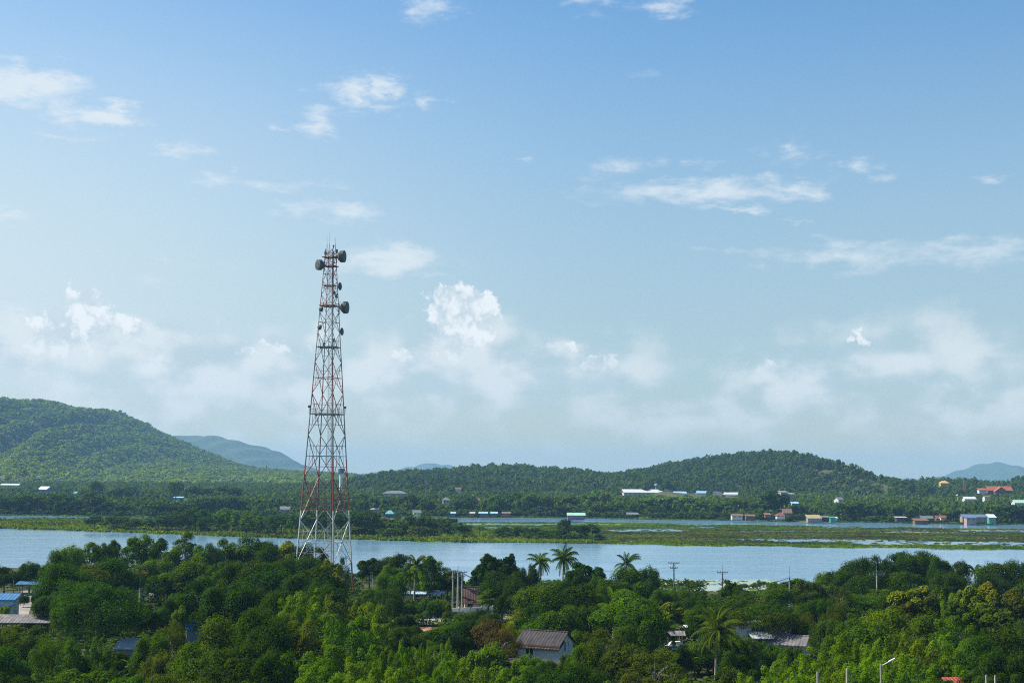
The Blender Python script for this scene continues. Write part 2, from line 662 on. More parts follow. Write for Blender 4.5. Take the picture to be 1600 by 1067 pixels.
# inlets of the lake behind the far trees on the left
def far_sheet(name, px0, px1, Y0, Y1, mat, lift):
    pts = []
    N = 14
    for i in range(N + 1):
        px = px0 + (px1 - px0) * i / N
        a = at(px, 760, Y0 + 10 * math.sin(i * 1.7))
        pts.append((a.x, a.y, far_z(a.x, a.y) + lift))
    top = []
    for i in range(N, -1, -1):
        px = px0 + (px1 - px0) * i / N
        a = at(px, 760, Y1 + 14 * math.sin(i * 2.3))
        top.append((a.x, a.y, far_z(a.x, a.y) + lift))
    m_ = MB()
    v = pts + top
    n2 = len(v)
    m_.add(v, [(i, i + 1, n2 - 2 - i, n2 - 1 - i) for i in range(N)])
    return tag(m_.build(name, mat), kind='structure')


far_sheet('inlet_water', 150, 300, 1225, 1330, WATER, .25)
far_sheet('inlet_water', 395, 450, 1015, 1045, WATER, .3)
FIELD = plain('rice_field', (.26, .30, .03), .95, .15, .05)
for (a, b_, c, d) in ((1188, 1243, 1065, 1120), (1352, 1382, 1050, 1090), (1400, 1418, 1040, 1085), (1436, 1462, 1040, 1085),
                      (1128, 1145, 1080, 1115), (1588, 1640, 1050, 1090), (1320, 1342, 1050, 1080), (560, 690, 992, 1012)):
    far_sheet('field', a, b_, c, d, FIELD if a > 700 else BANK, .25)

# road and tracks of the near village
ASPH = plain('old_concrete_road', (.30, .285, .26), .9, .2, .4)
DIRT = plain('red_dirt', (.30, .17, .11), .95, .25, .5)
TRACK = plain('track_concrete', (.25, .22, .185), .95, .3, .35)
sheet('road', [(560, 977), (560, 969), (840, 960), (1000, 956), (1000, 962), (840, 967), (690, 975)], NEARZ + .03, ASPH)
sheet('dirt_verge', [(650, 986), (650, 979), (690, 979), (700, 986)], NEARZ + .05, DIRT)
sheet('path', [(16, 968), (36, 930), (33, 922), (50, 922), (54, 930), (42, 968)], NEARZ + .03, TRACK)
sheet('bare_earth', [(1160, 958), (1160, 928), (1215, 928), (1215, 958)], NEARZ + .02, DIRT)


# ---------------------------------------------------------------- leaf builders (numpy)
def quads(pos, nrm, size, aspect, rg, droop=None):
    """rhombic leaves: tip, side, base, side"""
    n = len(pos)
    nrm = nrm / (np.linalg.norm(nrm, axis=1, keepdims=True) + 1e-9)
    r_ = rg.normal(size=(n, 3)) if droop is None else droop
    t_ = np.cross(nrm, r_)
    t_ /= (np.linalg.norm(t_, axis=1, keepdims=True) + 1e-9)
    b_ = np.cross(nrm, t_)
    s = size[:, None]
    a = s * aspect
    return np.stack([pos + b_ * s * .5, pos + t_ * a * .5, pos - b_ * s * .5, pos - t_ * a * .5], 1).reshape(-1, 3)


def unit(rg, n):
    v = rg.normal(size=(n, 3))
    return v / np.linalg.norm(v, axis=1, keepdims=True)


def crown_arrays(rg, rx, rz, zc, n_lobe, lr, n_leaf, leaf, aspect=.55, flat=1.0, low=-.55, outw=.75, drop=0.0):
    """lobed crown: leaves on the shells of many lobes spread over an ellipsoid"""
    d = unit(rg, n_lobe * 3)
    d = d[d[:, 2] > low][:n_lobe]
    rad = rg.uniform(.45, 1.0, len(d)) ** .6
    cen = d * rad[:, None] * np.array([rx, rx, rz]) * .80
    cen[:, 2] += zc
    r_l = rg.uniform(.65, 1.3, len(d)) * lr * rx
    # secondary knobs on every lobe
    which = rg.integers(0, len(d), n_lobe * 5)
    d2 = unit(rg, len(which))
    d2[:, 2] = np.abs(d2[:, 2]) * .9 - .15
    cen2 = cen[which] + d2 * r_l[which][:, None] * .8
    r2 = r_l[which] * rg.uniform(.35, .62, len(which))
    cc = np.vstack([cen, cen2])
    rr = np.concatenate([r_l, r2])
    lt = np.concatenate([rg.uniform(0, 1, len(d)), rg.uniform(0, 1, len(which))])
    p = rr ** 2 / (rr ** 2).sum()
    k = rg.choice(len(cc), n_leaf, p=p)
    dd = unit(rg, n_leaf)
    flip = (dd[:, 2] < -.25) & (rg.random(n_leaf) < .6)
    dd[flip, 2] *= -1
    rads = rr[k] * rg.uniform(.72, 1.08, n_leaf)
    pos = cc[k] + dd * rads[:, None] * np.array([1, 1, flat])
    pos[:, 2] -= drop * rg.random(n_leaf) ** 2
    nrm = dd * outw * 1.5 + unit(rg, n_leaf) * .5 + np.array([0, 0, .35])
    size = leaf * rg.uniform(.6, 1.35, n_leaf)
    V = quads(pos, nrm, size, aspect, rg)
    tint = np.clip(.55 * lt[k] + .45 * rg.random(n_leaf) + .08 * dd[:, 2] * 0, 0, 1)
    return V, tint


def trunk_mesh(name, rg, h, r, n_limb, spread, mat, z_fork=.4, top=None):
    m_ = MB()
    lean = rg.normal(0, .03 * h, 2)
    p = [Vector((lean[0] * t ** 1.5, lean[1] * t ** 1.5, h * t)) for t in (0, .2, .45, .7, 1)]
    m_.tube(p, [r * 1.35, r, r * .8, r * .5, r * .15], 7)
    for i in range(n_limb):
        a = 2 * math.pi * (i + rg.random() * .7) / n_limb
        z0 = h * (z_fork + .35 * rg.random())
        st = Vector((lean[0] * (z0 / h), lean[1] * (z0 / h), z0))
        L = spread * (.6 + .4 * rg.random())
        mid = st + Vector((math.cos(a) * L * .5, math.sin(a) * L * .5, h * .16))
        en = st + Vector((math.cos(a) * L, math.sin(a) * L, h * .22 + h * .12 * rg.random()))
        m_.tube([st, mid, en], [r * .5, r * .34, r * .1], 5)
    me_ = bpy.data.meshes.new(name)
    me_.from_pydata(m_.v, [], m_.f)
    me_.materials.append(mat)
    me_.update()
    return me_


# prototypes: (crown mesh, trunk mesh, height, width) - built for height about 10 m
PROTO = {}


def proto_broad(key, seed, rx=5.0, h=10.0, rz=3.9, n_lobe=34, lr=.30, n_leaf=17000, leaf=.33, aspect=.55, bark=BARK, flat=1., low=-.5,
                drop=0., zc=None, outw=.75):
    rg = np.random.default_rng(seed)
    zc = h - rz * 1.02 if zc is None else zc
    V, ti = crown_arrays(rg, rx, rz, zc, n_lobe, lr, n_leaf, leaf, aspect, flat, low, outw, drop)
    # scale so that the top is at h and the half-width is rx
    V = V.copy()
    V[:, 2] *= h / np.percentile(V[:, 2], 99.7)
    V[:, :2] *= rx / np.percentile(np.abs(V[:, 0]), 99)
    cr = np_mesh('crown', V, len(ti), [LEAF], ti)
    tk = trunk_mesh('trunk', rg, h * .82, .035 * h * .7, 6, rx * .62, bark)
    PROTO.setdefault(key, []).append((cr, tk, h, 2 * rx))


def proto_bamboo(key, seed, rx=4.0, h=10.0, n_culm=17, per=1250, leaf=.30):
    rg = np.random.default_rng(seed)
    P, N, S, T = [], [], [], []
    m_ = MB()
    for i in range(n_culm):
        a = i * 2.399 + rg.normal(0, .3)
        rr = rx * math.sqrt((i + .5) / n_culm)
        hh = h * (1 - .45 * (rr / rx) ** 1.5) * rg.uniform(.80, 1.0)
        base = np.array([math.cos(a), math.sin(a), 0]) * rr * .4
        tip = np.array([math.cos(a) * rr, math.sin(a) * rr, hh])
        nod = np.array([math.cos(a + rg.normal(0, .5)), math.sin(a + rg.normal(0, .5)), -.35]) * rg.uniform(.5, 1.5)
        lt = rg.uniform(0, 1)
        u = .10 + .90 * rg.random(per) ** .75
        cen = base[None] + (tip - base)[None] * u[:, None] + nod[None] * (u[:, None] ** 4)
        fat = rg.uniform(.95, 1.5)
        wdt = fat * (np.sin(np.pi * np.clip(u, 0, 1) ** 1.5) ** .7 * .9 + .22)
        # tufts along the culm
        kn = (u * 9 + rg.uniform(0, 1)).astype(int)
        jit = np.random.default_rng(seed * 100 + i).normal(0, .45, (12, 3))
        cen = cen + jit[kn] * fat * .6
        dd = unit(rg, per)
        dd[:, 2] = np.where(dd[:, 2] < -.2, -dd[:, 2] * .6, dd[:, 2])
        off = dd * (wdt * rg.uniform(.62, 1.05, per))[:, None]
        off[:, 2] *= .8
        P.append(cen + off)
        N.append(dd * 1.1 + unit(rg, per) * .5 + np.array([0, 0, .4]))
        S.append(leaf * rg.uniform(.6, 1.4, per))
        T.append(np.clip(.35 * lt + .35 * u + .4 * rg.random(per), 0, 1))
        m_.tube([Vector(base), Vector(base + (tip - base) * .5), Vector(tip * .96)], [.05, .045, .02], 4)
    P, N, S, T = np.vstack(P), np.vstack(N), np.concatenate(S), np.concatenate(T)
    V = quads(P, N, S, .42, rg)
    V[:, 2] *= h / np.percentile(V[:, 2], 99.8)
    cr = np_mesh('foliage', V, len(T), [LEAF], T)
    me_ = bpy.data.meshes.new('culms')
    me_.from_pydata(m_.v, [], m_.f)
    me_.materials.append(plain('bamboo_cane', (.22, .25, .08), .6))
    me_.update()
    PROTO.setdefault(key, []).append((cr, me_, h, 2 * rx))


for s_ in (1, 2, 3, 4):
    proto_broad('broad', 10 + s_, rx=5.0 + .2 * s_, rz=4.0 - .1 * s_, n_lobe=20 + 4 * s_, lr=.31 + .012 * s_)
for s_ in (1, 2):
    proto_broad('feathery', 30 + s_, rx=5.6, rz=4.1, n_lobe=60, lr=.2, n_leaf=22000, leaf=.27, aspect=.34, drop=1.2, low=-.7, outw=.5)
for s_ in (1, 2, 3):
    proto_broad('upright', 40 + s_, rx=2.6, h=10, rz=4.3, n_lobe=30, lr=.36, n_leaf=10500, leaf=.33, aspect=.45, bark=PALEBARK, low=-.9, zc=5.6)
for s_ in (1, 2):
    proto_broad('big_leaf', 50 + s_, rx=4.2, rz=4.0, n_lobe=46, lr=.2, n_leaf=8500, leaf=.52, aspect=.62, low=-.6, outw=.5)
for s_ in (1, 2):
    proto_broad('layered', 60 + s_, rx=6.2, h=8.5, rz=2.8, n_lobe=46, lr=.26, n_leaf=17000, leaf=.30, aspect=.4, flat=.38, low=-.35)
for s_ in (1, 2):
    proto_broad('bush', 70 + s_, rx=3.4, h=4.5, rz=2.5, n_lobe=30, lr=.27, n_leaf=9000, leaf=.28, aspect=.55, low=-.25, zc=2.0)
for s_ in (1, 2):
    proto_broad('sparse', 80 + s_, rx=4.6, h=9, rz=3.8, n_lobe=60, lr=.17, n_leaf=6500, leaf=.24, aspect=.45, bark=PALEBARK, low=-.5, outw=.4)
for s_ in (1, 2, 3):
    proto_bamboo('bamboo', 90 + s_)
# lighter meshes for trees seen from more than half a kilometre
for s_ in (1, 2, 3, 4):
    proto_broad('mid', 110 + s_, rx=5.2, rz=4.0, n_lobe=24, lr=.31, n_leaf=1700, leaf=.75, aspect=.7, low=-.7)
for s_ in (1, 2, 3, 4, 5):
    proto_broad('far', 130 + s_, rx=5.2 - .3 * s_, h=10, rz=4.1, n_lobe=18, lr=.34, n_leaf=850, leaf=1.15, aspect=.75, low=-.8, zc=5.4)


def palm_meshes(seed, h, fr_len, n_fr, wind=(0.6, 0), droop=1.0, n_leaf=26, lw=.10, ll=.75, lean=.06):
    rg = np.random.default_rng(seed)
    m_ = MB()
    la = rg.uniform(0, 6.28)
    pts, rad = [], []
    for i in range(9):
        t = i / 8
        pts.append(Vector((math.cos(la) * lean * h * t * t, math.sin(la) * lean * h * t * t, h * t)))
        rad.append(.20 - .07 * t + (.06 if i == 0 else 0) + (.05 if i == 8 else 0))
    m_.tube(pts, rad, 8)
    tk = bpy.data.meshes.new('trunk')
    tk.from_pydata(m_.v, [], m_.f)
    tk.materials.append(PALEBARK)
    tk.update()
    top = np.array(pts[-1])
    V, T = [], []
    for i in range(n_fr):
        a = i * 2.399 + rg.normal(0, .15)
        e0 = R(86) - (i / n_fr) ** 1.1 * R(140) + rg.normal(0, .2)        # young fronds stand, old ones hang
        L = fr_len * rg.uniform(.85, 1.08)
        p = top.copy()
        el_ = e0
        N = 12
        tint = np.clip(.35 + .5 * rg.random() - (.0 if i < n_fr * .75 else -.25), 0, 1)
        hd = np.array([math.cos(a), math.sin(a), 0.])
        hd[:2] += np.array(wind) * .35
        hd /= np.linalg.norm(hd)
        cl = []
        for k in range(N + 1):
            cl.append(p.copy())
            dv = hd * math.cos(el_) + np.array([0, 0, math.sin(el_)])
            p = p + dv * L / N
            el_ = max(R(-88), el_ - droop * R(2.5 + 13 * k / N) * (1.0 if e0 > -.2 else .7))
        cl = np.array(cl)
        for k in range(N):
            dv = cl[k + 1] - cl[k]
            dv /= np.linalg.norm(dv)
            side = np.cross(dv, [0, 0, 1.])
            side /= np.linalg.norm(side) + 1e-9
            up = np.cross(side, dv)
            w_ = .045
            V += [cl[k] + side * w_, cl[k] - side * w_, cl[k + 1] - side * w_ * .8, cl[k + 1] + side * w_ * .8]
            T.append(.9)
            if k < 1:
                continue
            for q in range(3):
                tt = (k + q / 3.) / N
                c0 = cl[k] + (cl[k + 1] - cl[k]) * q / 3.
                ln = ll * math.sin(math.pi * min(1, .12 + tt * .86)) ** .6 * rg.uniform(.85, 1.1)
                for sg in (-1, 1):
                    d_ = side * sg * .62 + dv * .5 - np.array([0, 0, .75 + .35 * rg.random()])
                    d_ /= np.linalg.norm(d_)
                    ww = dv * lw * .55
                    tip = c0 + d_ * ln
                    V += [c0 + ww, c0 - ww, tip - ww * .25, tip + ww * .25]
                    T.append(np.clip(tint + rg.normal(0, .1), 0, 1))
    cr = np_mesh('crown', np.array(V), len(T), [LEAF], np.array(T))
    return cr, tk


def fanpalm_meshes(seed, h, n=16, r=1.5):
    rg = np.random.default_rng(seed)
    m_ = MB()
    m_.tube([Vector((0, 0, 0)), Vector((.1, 0, h * .5)), Vector((.1, .05, h))], [.22, .17, .16], 8)
    tk = bpy.data.meshes.new('trunk')
    tk.from_pydata(m_.v, [], m_.f)
    tk.materials.append(BARK)
    tk.update()
    V, T = [], []
    for i in range(n):
        a = i * 2.399
        e0 = R(75 - 100 * i / n)
        d = np.array([math.cos(a) * math.cos(e0), math.sin(a) * math.cos(e0), math.sin(e0)])
        c0 = np.array([.1, .05, h])
        c1 = c0 + d * 1.2
        s_ = np.cross(d, [0, 0, 1.]) * .03
        V += [c0 + s_, c0 - s_, c1 - s_, c1 + s_]
        T.append(.8)
        sd = np.cross(d, [0, 0, 1.])
        sd /= np.linalg.norm(sd)
        for k in range(15):
            b_ = R(-100 + 200 * k / 14)
            dd = d * math.cos(b_) + sd * math.sin(b_) - np.array([0, 0, .25])
            dd /= np.linalg.norm(dd)
            wv = np.cross(dd, np.cross(sd, d))
            wv = wv / (np.linalg.norm(wv) + 1e-9) * .11
            m1 = c1 + dd * r * .6
            tp = c1 + dd * r - np.array([0, 0, .25])
            V += [c1, m1 - wv, tp, m1 + wv]
            T.append(float(np.clip(rg.normal(.45, .15), 0, 1)))
    return np_mesh('crown', np.array(V), len(T), [LEAF], np.array(T)), tk


def banana_meshes(seed, h=3.4, n=9):
    rg = np.random.default_rng(seed)
    m_ = MB()
    V, T = [], []
    for st in range(3):
        bx_, by_ = rg.normal(0, .7, 2) if st else (0, 0)
        hh = h * (.7 if st else 1) * .55
        m_.tube([Vector((bx_, by_, 0)), Vector((bx_, by_, hh))], [.16, .1], 7)
        for i in range(n):
            a = i * 2.399 + st
            e = R(80 - 60 * i / n)
            p = np.array([bx_, by_, hh])
            L = 2.3 * rg.uniform(.8, 1.1)
            N = 6
            tt = rg.uniform(.3, .9)
            prev = None
            for k in range(N + 1):
                d = np.array([math.cos(a) * math.cos(e), math.sin(a) * math.cos(e), math.sin(e)])
                sd = np.array([-math.sin(a), math.cos(a), 0])
                w_ = .36 * math.sin(math.pi * min(1, .08 + .9 * k / N)) if k > 0 else .04
                cur = (p - sd * w_ - np.array([0, 0, w_ * .25]), p.copy(), p + sd * w_ - np.array([0, 0, w_ * .25]))
                if prev is not None:
                    V += [prev[0], prev[1], cur[1], cur[0], prev[1], prev[2], cur[2], cur[1]]
                    T += [tt, min(1, tt + .12)]
                prev = cur
                p = p + d * L / N
                e -= R(17)
    tk = bpy.data.meshes.new('stem')
    tk.from_pydata(m_.v, [], m_.f)
    tk.materials.append(plain('banana_stem', (.16, .17, .07), .8))
    tk.update()
    return np_mesh('leaves', np.array(V), len(T), [LEAF], np.array(T)), tk


# ---------------------------------------------------------------- lattice tower
def stripes_mat(name, levels, red, white):
    """aviation paint: bands of two colours up the height, chalky and rust-stained"""
    m, t, out = new_mat(name)
    b = t.n('ShaderNodeBsdfPrincipled')
    g = t.n('ShaderNodeNewGeometry').outputs['Position']
    sep = t.n('ShaderNodeSeparateXYZ')
    t.l(g, sep.inputs[0])
    acc = None
    for i, z in enumerate(levels):                     # alternate from red at the foot
        s_ = t.m('GREATER_THAN', sep.outputs[2], z)
        s_ = t.m('MULTIPLY', s_, 1.0 if i % 2 == 0 else -1.0)
        acc = s_ if acc is None else t.m('ADD', acc, s_)
    n = t.noise(g, .9, 5, .65)
    hi = t.m('GREATER_THAN', sep.outputs[2], levels[3] - 12)            # upper sections: backlit darkness painted in as grey and dull red
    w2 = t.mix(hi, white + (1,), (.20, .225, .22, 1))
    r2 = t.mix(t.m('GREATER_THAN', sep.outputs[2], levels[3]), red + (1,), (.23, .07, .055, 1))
    c = t.mix(acc, r2, w2)
    c = t.mix(t.rng(n, .5, .75, 0, .55), c, (.20, .12, .08, 1))
    t.l(c, b.inputs['Base Color'])
    b.inputs['Roughness'].default_value = .6
    t.l(b.outputs[0], out.inputs['Surface'])
    return m


TY = 320.0
TM = TY / F
T_HOR = at(518, 745, TY)
tb = at(508, 797, TY)
TX = tb.x
tz = lambda py: tb.z + (797 - py) * TM
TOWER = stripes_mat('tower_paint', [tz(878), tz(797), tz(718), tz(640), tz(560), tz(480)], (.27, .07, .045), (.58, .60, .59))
DISHM = plain('dish_grey', (.08, .09, .095), .6, .18, .8)
DISHB = plain('dish_back', (.15, .10, .085), .7, .2, .8)
tower = empty('lattice_tower', (TX, TY, NEARZ))
tag(tower, 'tall red and white steel lattice tower with dish antennas rising among the trees', 'radio tower')
CD = [(.898, .437), (-.437, .898), (-.898, -.437), (.437, -.898)]          # D, B, A, C


def t_w(z):
    py = 797 - (z - tb.z) / TM
    return (15 + .134 * (py - 388)) * TM * .556


def corner(k, z):
    r = t_w(z)
    return Vector((CD[k % 4][0] * r, CD[k % 4][1] * r, z - NEARZ))


zt = tz(388)
for k in range(4):
    m_ = MB()
    N = 16
    for i in range(N):
        a, b_ = NEARZ - .3 + (zt - NEARZ + .3) * i / N, NEARZ - .3 + (zt - NEARZ + .3) * (i + 1) / N
        ra, rb = .19 - .125 * i / N, .19 - .125 * (i + 1) / N
        m_.bar(corner(k, a), corner(k, b_), ra, rb, 6)
    m_.box(corner(k, NEARZ) + Vector((0, 0, .1)), (1.3, 1.3, .7), 1)
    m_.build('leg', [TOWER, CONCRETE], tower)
nodes = [NEARZ + .2] + [tz(y) for y in (878, 812, 746, 681, 616, 567, 520, 488, 461, 438, 418, 401, 388.5)]
for k in range(4):
    m_ = MB()
    for i in range(len(nodes) - 1):
        a, b_ = nodes[i], nodes[i + 1]
        mid = (a + b_) / 2
        r = .085 if i < 5 else (.065 if i < 8 else .05)
        la, ra, lb, rb = corner(k, a), corner(k + 1, a), corner(k, b_), corner(k + 1, b_)
        lm, rm = corner(k, mid), corner(k + 1, mid)
        m_.bar(la, rb, r, n=4).bar(ra, lb, r, n=4)
        m_.bar(lm, rm, r, n=4)
        if i < 7:                                       # thin redundant members
            q = r * .62
            for u in (.25, .75):
                z_ = a + (b_ - a) * u
                l_, r_ = corner(k, z_), corner(k + 1, z_)
                f = .25
                pl, pr = l_.lerp(r_, f), l_.lerp(r_, 1 - f)
                m_.bar(l_, pl, q, n=4).bar(r_, pr, q, n=4)
                m_.bar(pl, lm.lerp(rm, .5 if False else .24), q, n=4)
                m_.bar(pr, lm.lerp(rm, .76), q, n=4)
                if i in (1, 2, 3, 4):
                    m_.bar(pl, pr, q * .8, n=4)
            if i % 2 == 0:
                m_.box(la.lerp(rb, .5), (.5, .5, .5))
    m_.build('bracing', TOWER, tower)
# inner diaphragm bracing
for i in range(1, 7):
    mid = (nodes[i] + nodes[i + 1]) / 2
    p = [corner(k, mid).lerp(corner(k + 1, mid), .5) for k in range(4)]
    m_ = MB()
    for k in range(4):
        m_.bar(p[k], p[(k + 1) % 4], .05, n=4)
    m_.build('diaphragm', TOWER, tower)


def platform(py, over, th, rail, parent=tower):
    z = tz(py)
    m1 = MB()
    cs = [corner(k, z) * 1.0 for k in range(4)]
    cs = [Vector((c.x * over, c.y * over, c.z)) for c in cs]
    for k in range(4):
        m1.bar(cs[k], cs[(k + 1) % 4], th, n=4)
        m1.bar(cs[k] * .5 + cs[(k + 1) % 4] * .5, cs[(k + 2) % 4] * .5 + cs[(k + 3) % 4] * .5, th * .7, n=4)
    m1.add([c + Vector((0, 0, .05)) for c in cs] + [Vector((c.x * .55, c.y * .55, c.z + .05)) for c in cs],
           [(0, 1, 5, 4), (1, 2, 6, 5), (2, 3, 7, 6), (3, 0, 4, 7)])
    pl = m1.build('platform', STEEL if rail else TOWER, parent)
    if rail:
        m2 = MB()
        for k in range(4):
            a, b_ = cs[k], cs[(k + 1) % 4]
            for hgt in (.55, 1.1):
                m2.bar(a + Vector((0, 0, hgt)), b_ + Vector((0, 0, hgt)), .035, n=4)
            for i in range(5):
                p = a.lerp(b_, i / 5)
                m2.bar(p, p + Vector((0, 0, 1.1)), .03, n=4)
        m2.build('railing', STEEL, pl)
        for k in (0, 2):                                # obstruction lamps on the outer corners
            m3 = MB()
            p = Vector((cs[k].x * 1.04, cs[k].y * 1.04, cs[k].z))
            m3.bar(p, p + Vector((0, 0, 1.5)), .06, n=5)
            m3.box(p + Vector((0, 0, 1.6)), (.5, .4, .55))
            m3.build('warning_lamp', GREYP, pl)


platform(648, 1.02, .17, True)
platform(543, 1.01, .09, False)
platform(478, 1.12, .12, False)
platform(446, 1.03, .07, False)
platform(415, 1.3, .11, False)
platform(401, 1.45, .11, False)
# ladder with safety hoops, just inside the front right leg
m_, m2 = MB(), MB()
lz0, lz1 = NEARZ + .3, tz(392)


def lad(z):
    c = corner(3, z) * 1.0
    f = corner(2, z)
    q = c.lerp(f, .09 + .10 * (z / 80))
    return Vector((q.x * .93, q.y * .86, z - NEARZ))


n = 118
prev = None
for i in range(n + 1):
    z = lz0 + (lz1 - lz0) * i / n
    p = lad(z)
    a, b_ = p + Vector((-.28, 0, 0)), p + Vector((.28, 0, 0))
    m_.bar(a, b_, .022, n=4, caps=False)
    if prev:
        m_.bar(prev[0], a, .035, n=4, caps=False).bar(prev[1], b_, .035, n=4, caps=False)
    if i % 2 == 0 and i > 3:
        q = [p + Vector((.42 * math.cos(t), -.12 + .42 * math.sin(t), 0)) for t in [math.pi + j * math.pi / 5 for j in range(6)]]
        m2.tube(q, .022, 4)
    if i > 3 and prev:
        for j in (0, 1.57, 3.14):
            o_ = Vector((.42 * math.cos(math.pi + j), -.12 + .42 * math.sin(math.pi + j), 0))
            m2.bar(prev[2] + o_, p + o_, .018, n=4, caps=False)
    prev = (a, b_, p)
ld = m_.build('ladder', STEEL, tower)
m2.build('safety_cage', STEEL, ld)
m_ = MB()
for dx in (.5, .62):
    m_.tube([lad(lz0 + (lz1 - lz0) * i / 12) + Vector((dx, .1, 0)) for i in range(13)], .05, 5)
m_.build('cable_run', WIREM, tower)
for (px, y0, y1) in ((511, 388, 369), (514.4, 388, 363), (524.3, 388, 371.5)):
    a, b_ = at(px, y0, TY - .3), at(px, y1, TY - .3)
    m_ = MB()
    o_ = Vector((TX, TY, NEARZ))
    m_.bar(a - o_ - Vector((0, 0, .6)), a - o_ + Vector((0, 0, .9)), .07, n=5).bar(a - o_ + Vector((0, 0, .9)), b_ - o_, .035, .02, 5)
    m_.build('antenna_rod', GREYP, tower)
m_ = MB()
p = at(521, 385.5, TY) - Vector((TX, TY, NEARZ))
m_.lathe([(.1, -.5), (.1, 0), (.22, .02), (.22, .3), (.1, .42)], p, 8)
m_.build('beacon', GREYP, tower)


def dish(px, py, dia, axis, drum, legk, shroud=True):
    p = at(px, py, TY) - Vector((TX, TY, NEARZ))
    ax = Vector(axis).normalized()
    mat = ax.to_track_quat('Z', 'Y').to_matrix()
    r = dia / 2
    lg = corner(legk, p.z + NEARZ)
    p.y = lg.y + ax.y * 1.0
    m_ = MB()
    if shroud:
        m_.lathe([(r * .25, -drum * .62), (r * .62, -drum * .42), (r * .93, -drum * .12), (r, -drum * .05), (r, drum * .5), (r * .96, drum * .52), (r * .5, drum * .60)], p, 24, mat)
    else:
        m_.lathe([(r * .2, -drum * .6), (r * .6, -drum * .35), (r, 0), (r, drum * .18), (r * .6, drum * .45), (r * .1, drum * .6)], p, 20, mat)
    d = m_.build('dish_antenna', DISHM, tower)
    m2 = MB()
    hub = p - ax * drum * .6
    m2.lathe([(r * .32, -drum * .12), (r * .32, drum * .1)], hub, 10, mat)
    for dz in (-.35, .35):
        m2.bar(lg + Vector((0, 0, dz * dia)), hub + Vector((0, 0, dz * .4)), .05, n=5)
    m2.bar(hub + Vector((0, 0, -.55 * dia)) - ax * .15, hub + Vector((0, 0, .55 * dia)) - ax * .15, .06, n=5)
    m2.bar(lg, p + Vector((0, 0, -r * .8)), .04, n=4)
    m2.build('mount', DISHB, d)


dish(533, 400.5, 2.75, (.97, -.22, -.02), 1.5, 0)
dish(502, 415.3, 2.45, (-.80, -.60, -.02), 1.5, 2)
dish(537.3, 480, 2.75, (.97, -.22, -.02), 1.5, 0)
dish(530.5, 447, 1.8, (.95, -.3, 0), .7, 0, False)
dish(533.3, 517.5, 1.75, (.95, -.3, 0), .6, 0, False)
dish(503.6, 484.5, 1.25, (-.5, -.86, 0), .5, 2, False)
dish(501.4, 512.5, 1.25, (-.55, -.83, 0), .5, 2, False)
for (px, py, k) in ((503.5, 536, 1), (523, 533.5, 3), (524.5, 462, 0), (522, 457, 0), (509, 396, 2), (526, 392, 0)):
    p = at(px, py, TY) - Vector((TX, TY, NEARZ))
    p.y = corner(k, p.z + NEARZ).y
    MB().box(p, (.45, .35, .8)).bar(p, p + Vector((0, .2, -.9)), .04, n=4).build('equipment_box', GREYP, tower)

# ---------------------------------------------------------------- buildings
KEEP = []          # pixel rectangles that nearer plants must leave open: x0, y0, x1, y1, Y
NEARKEEP = []      # ground circles without undergrowth


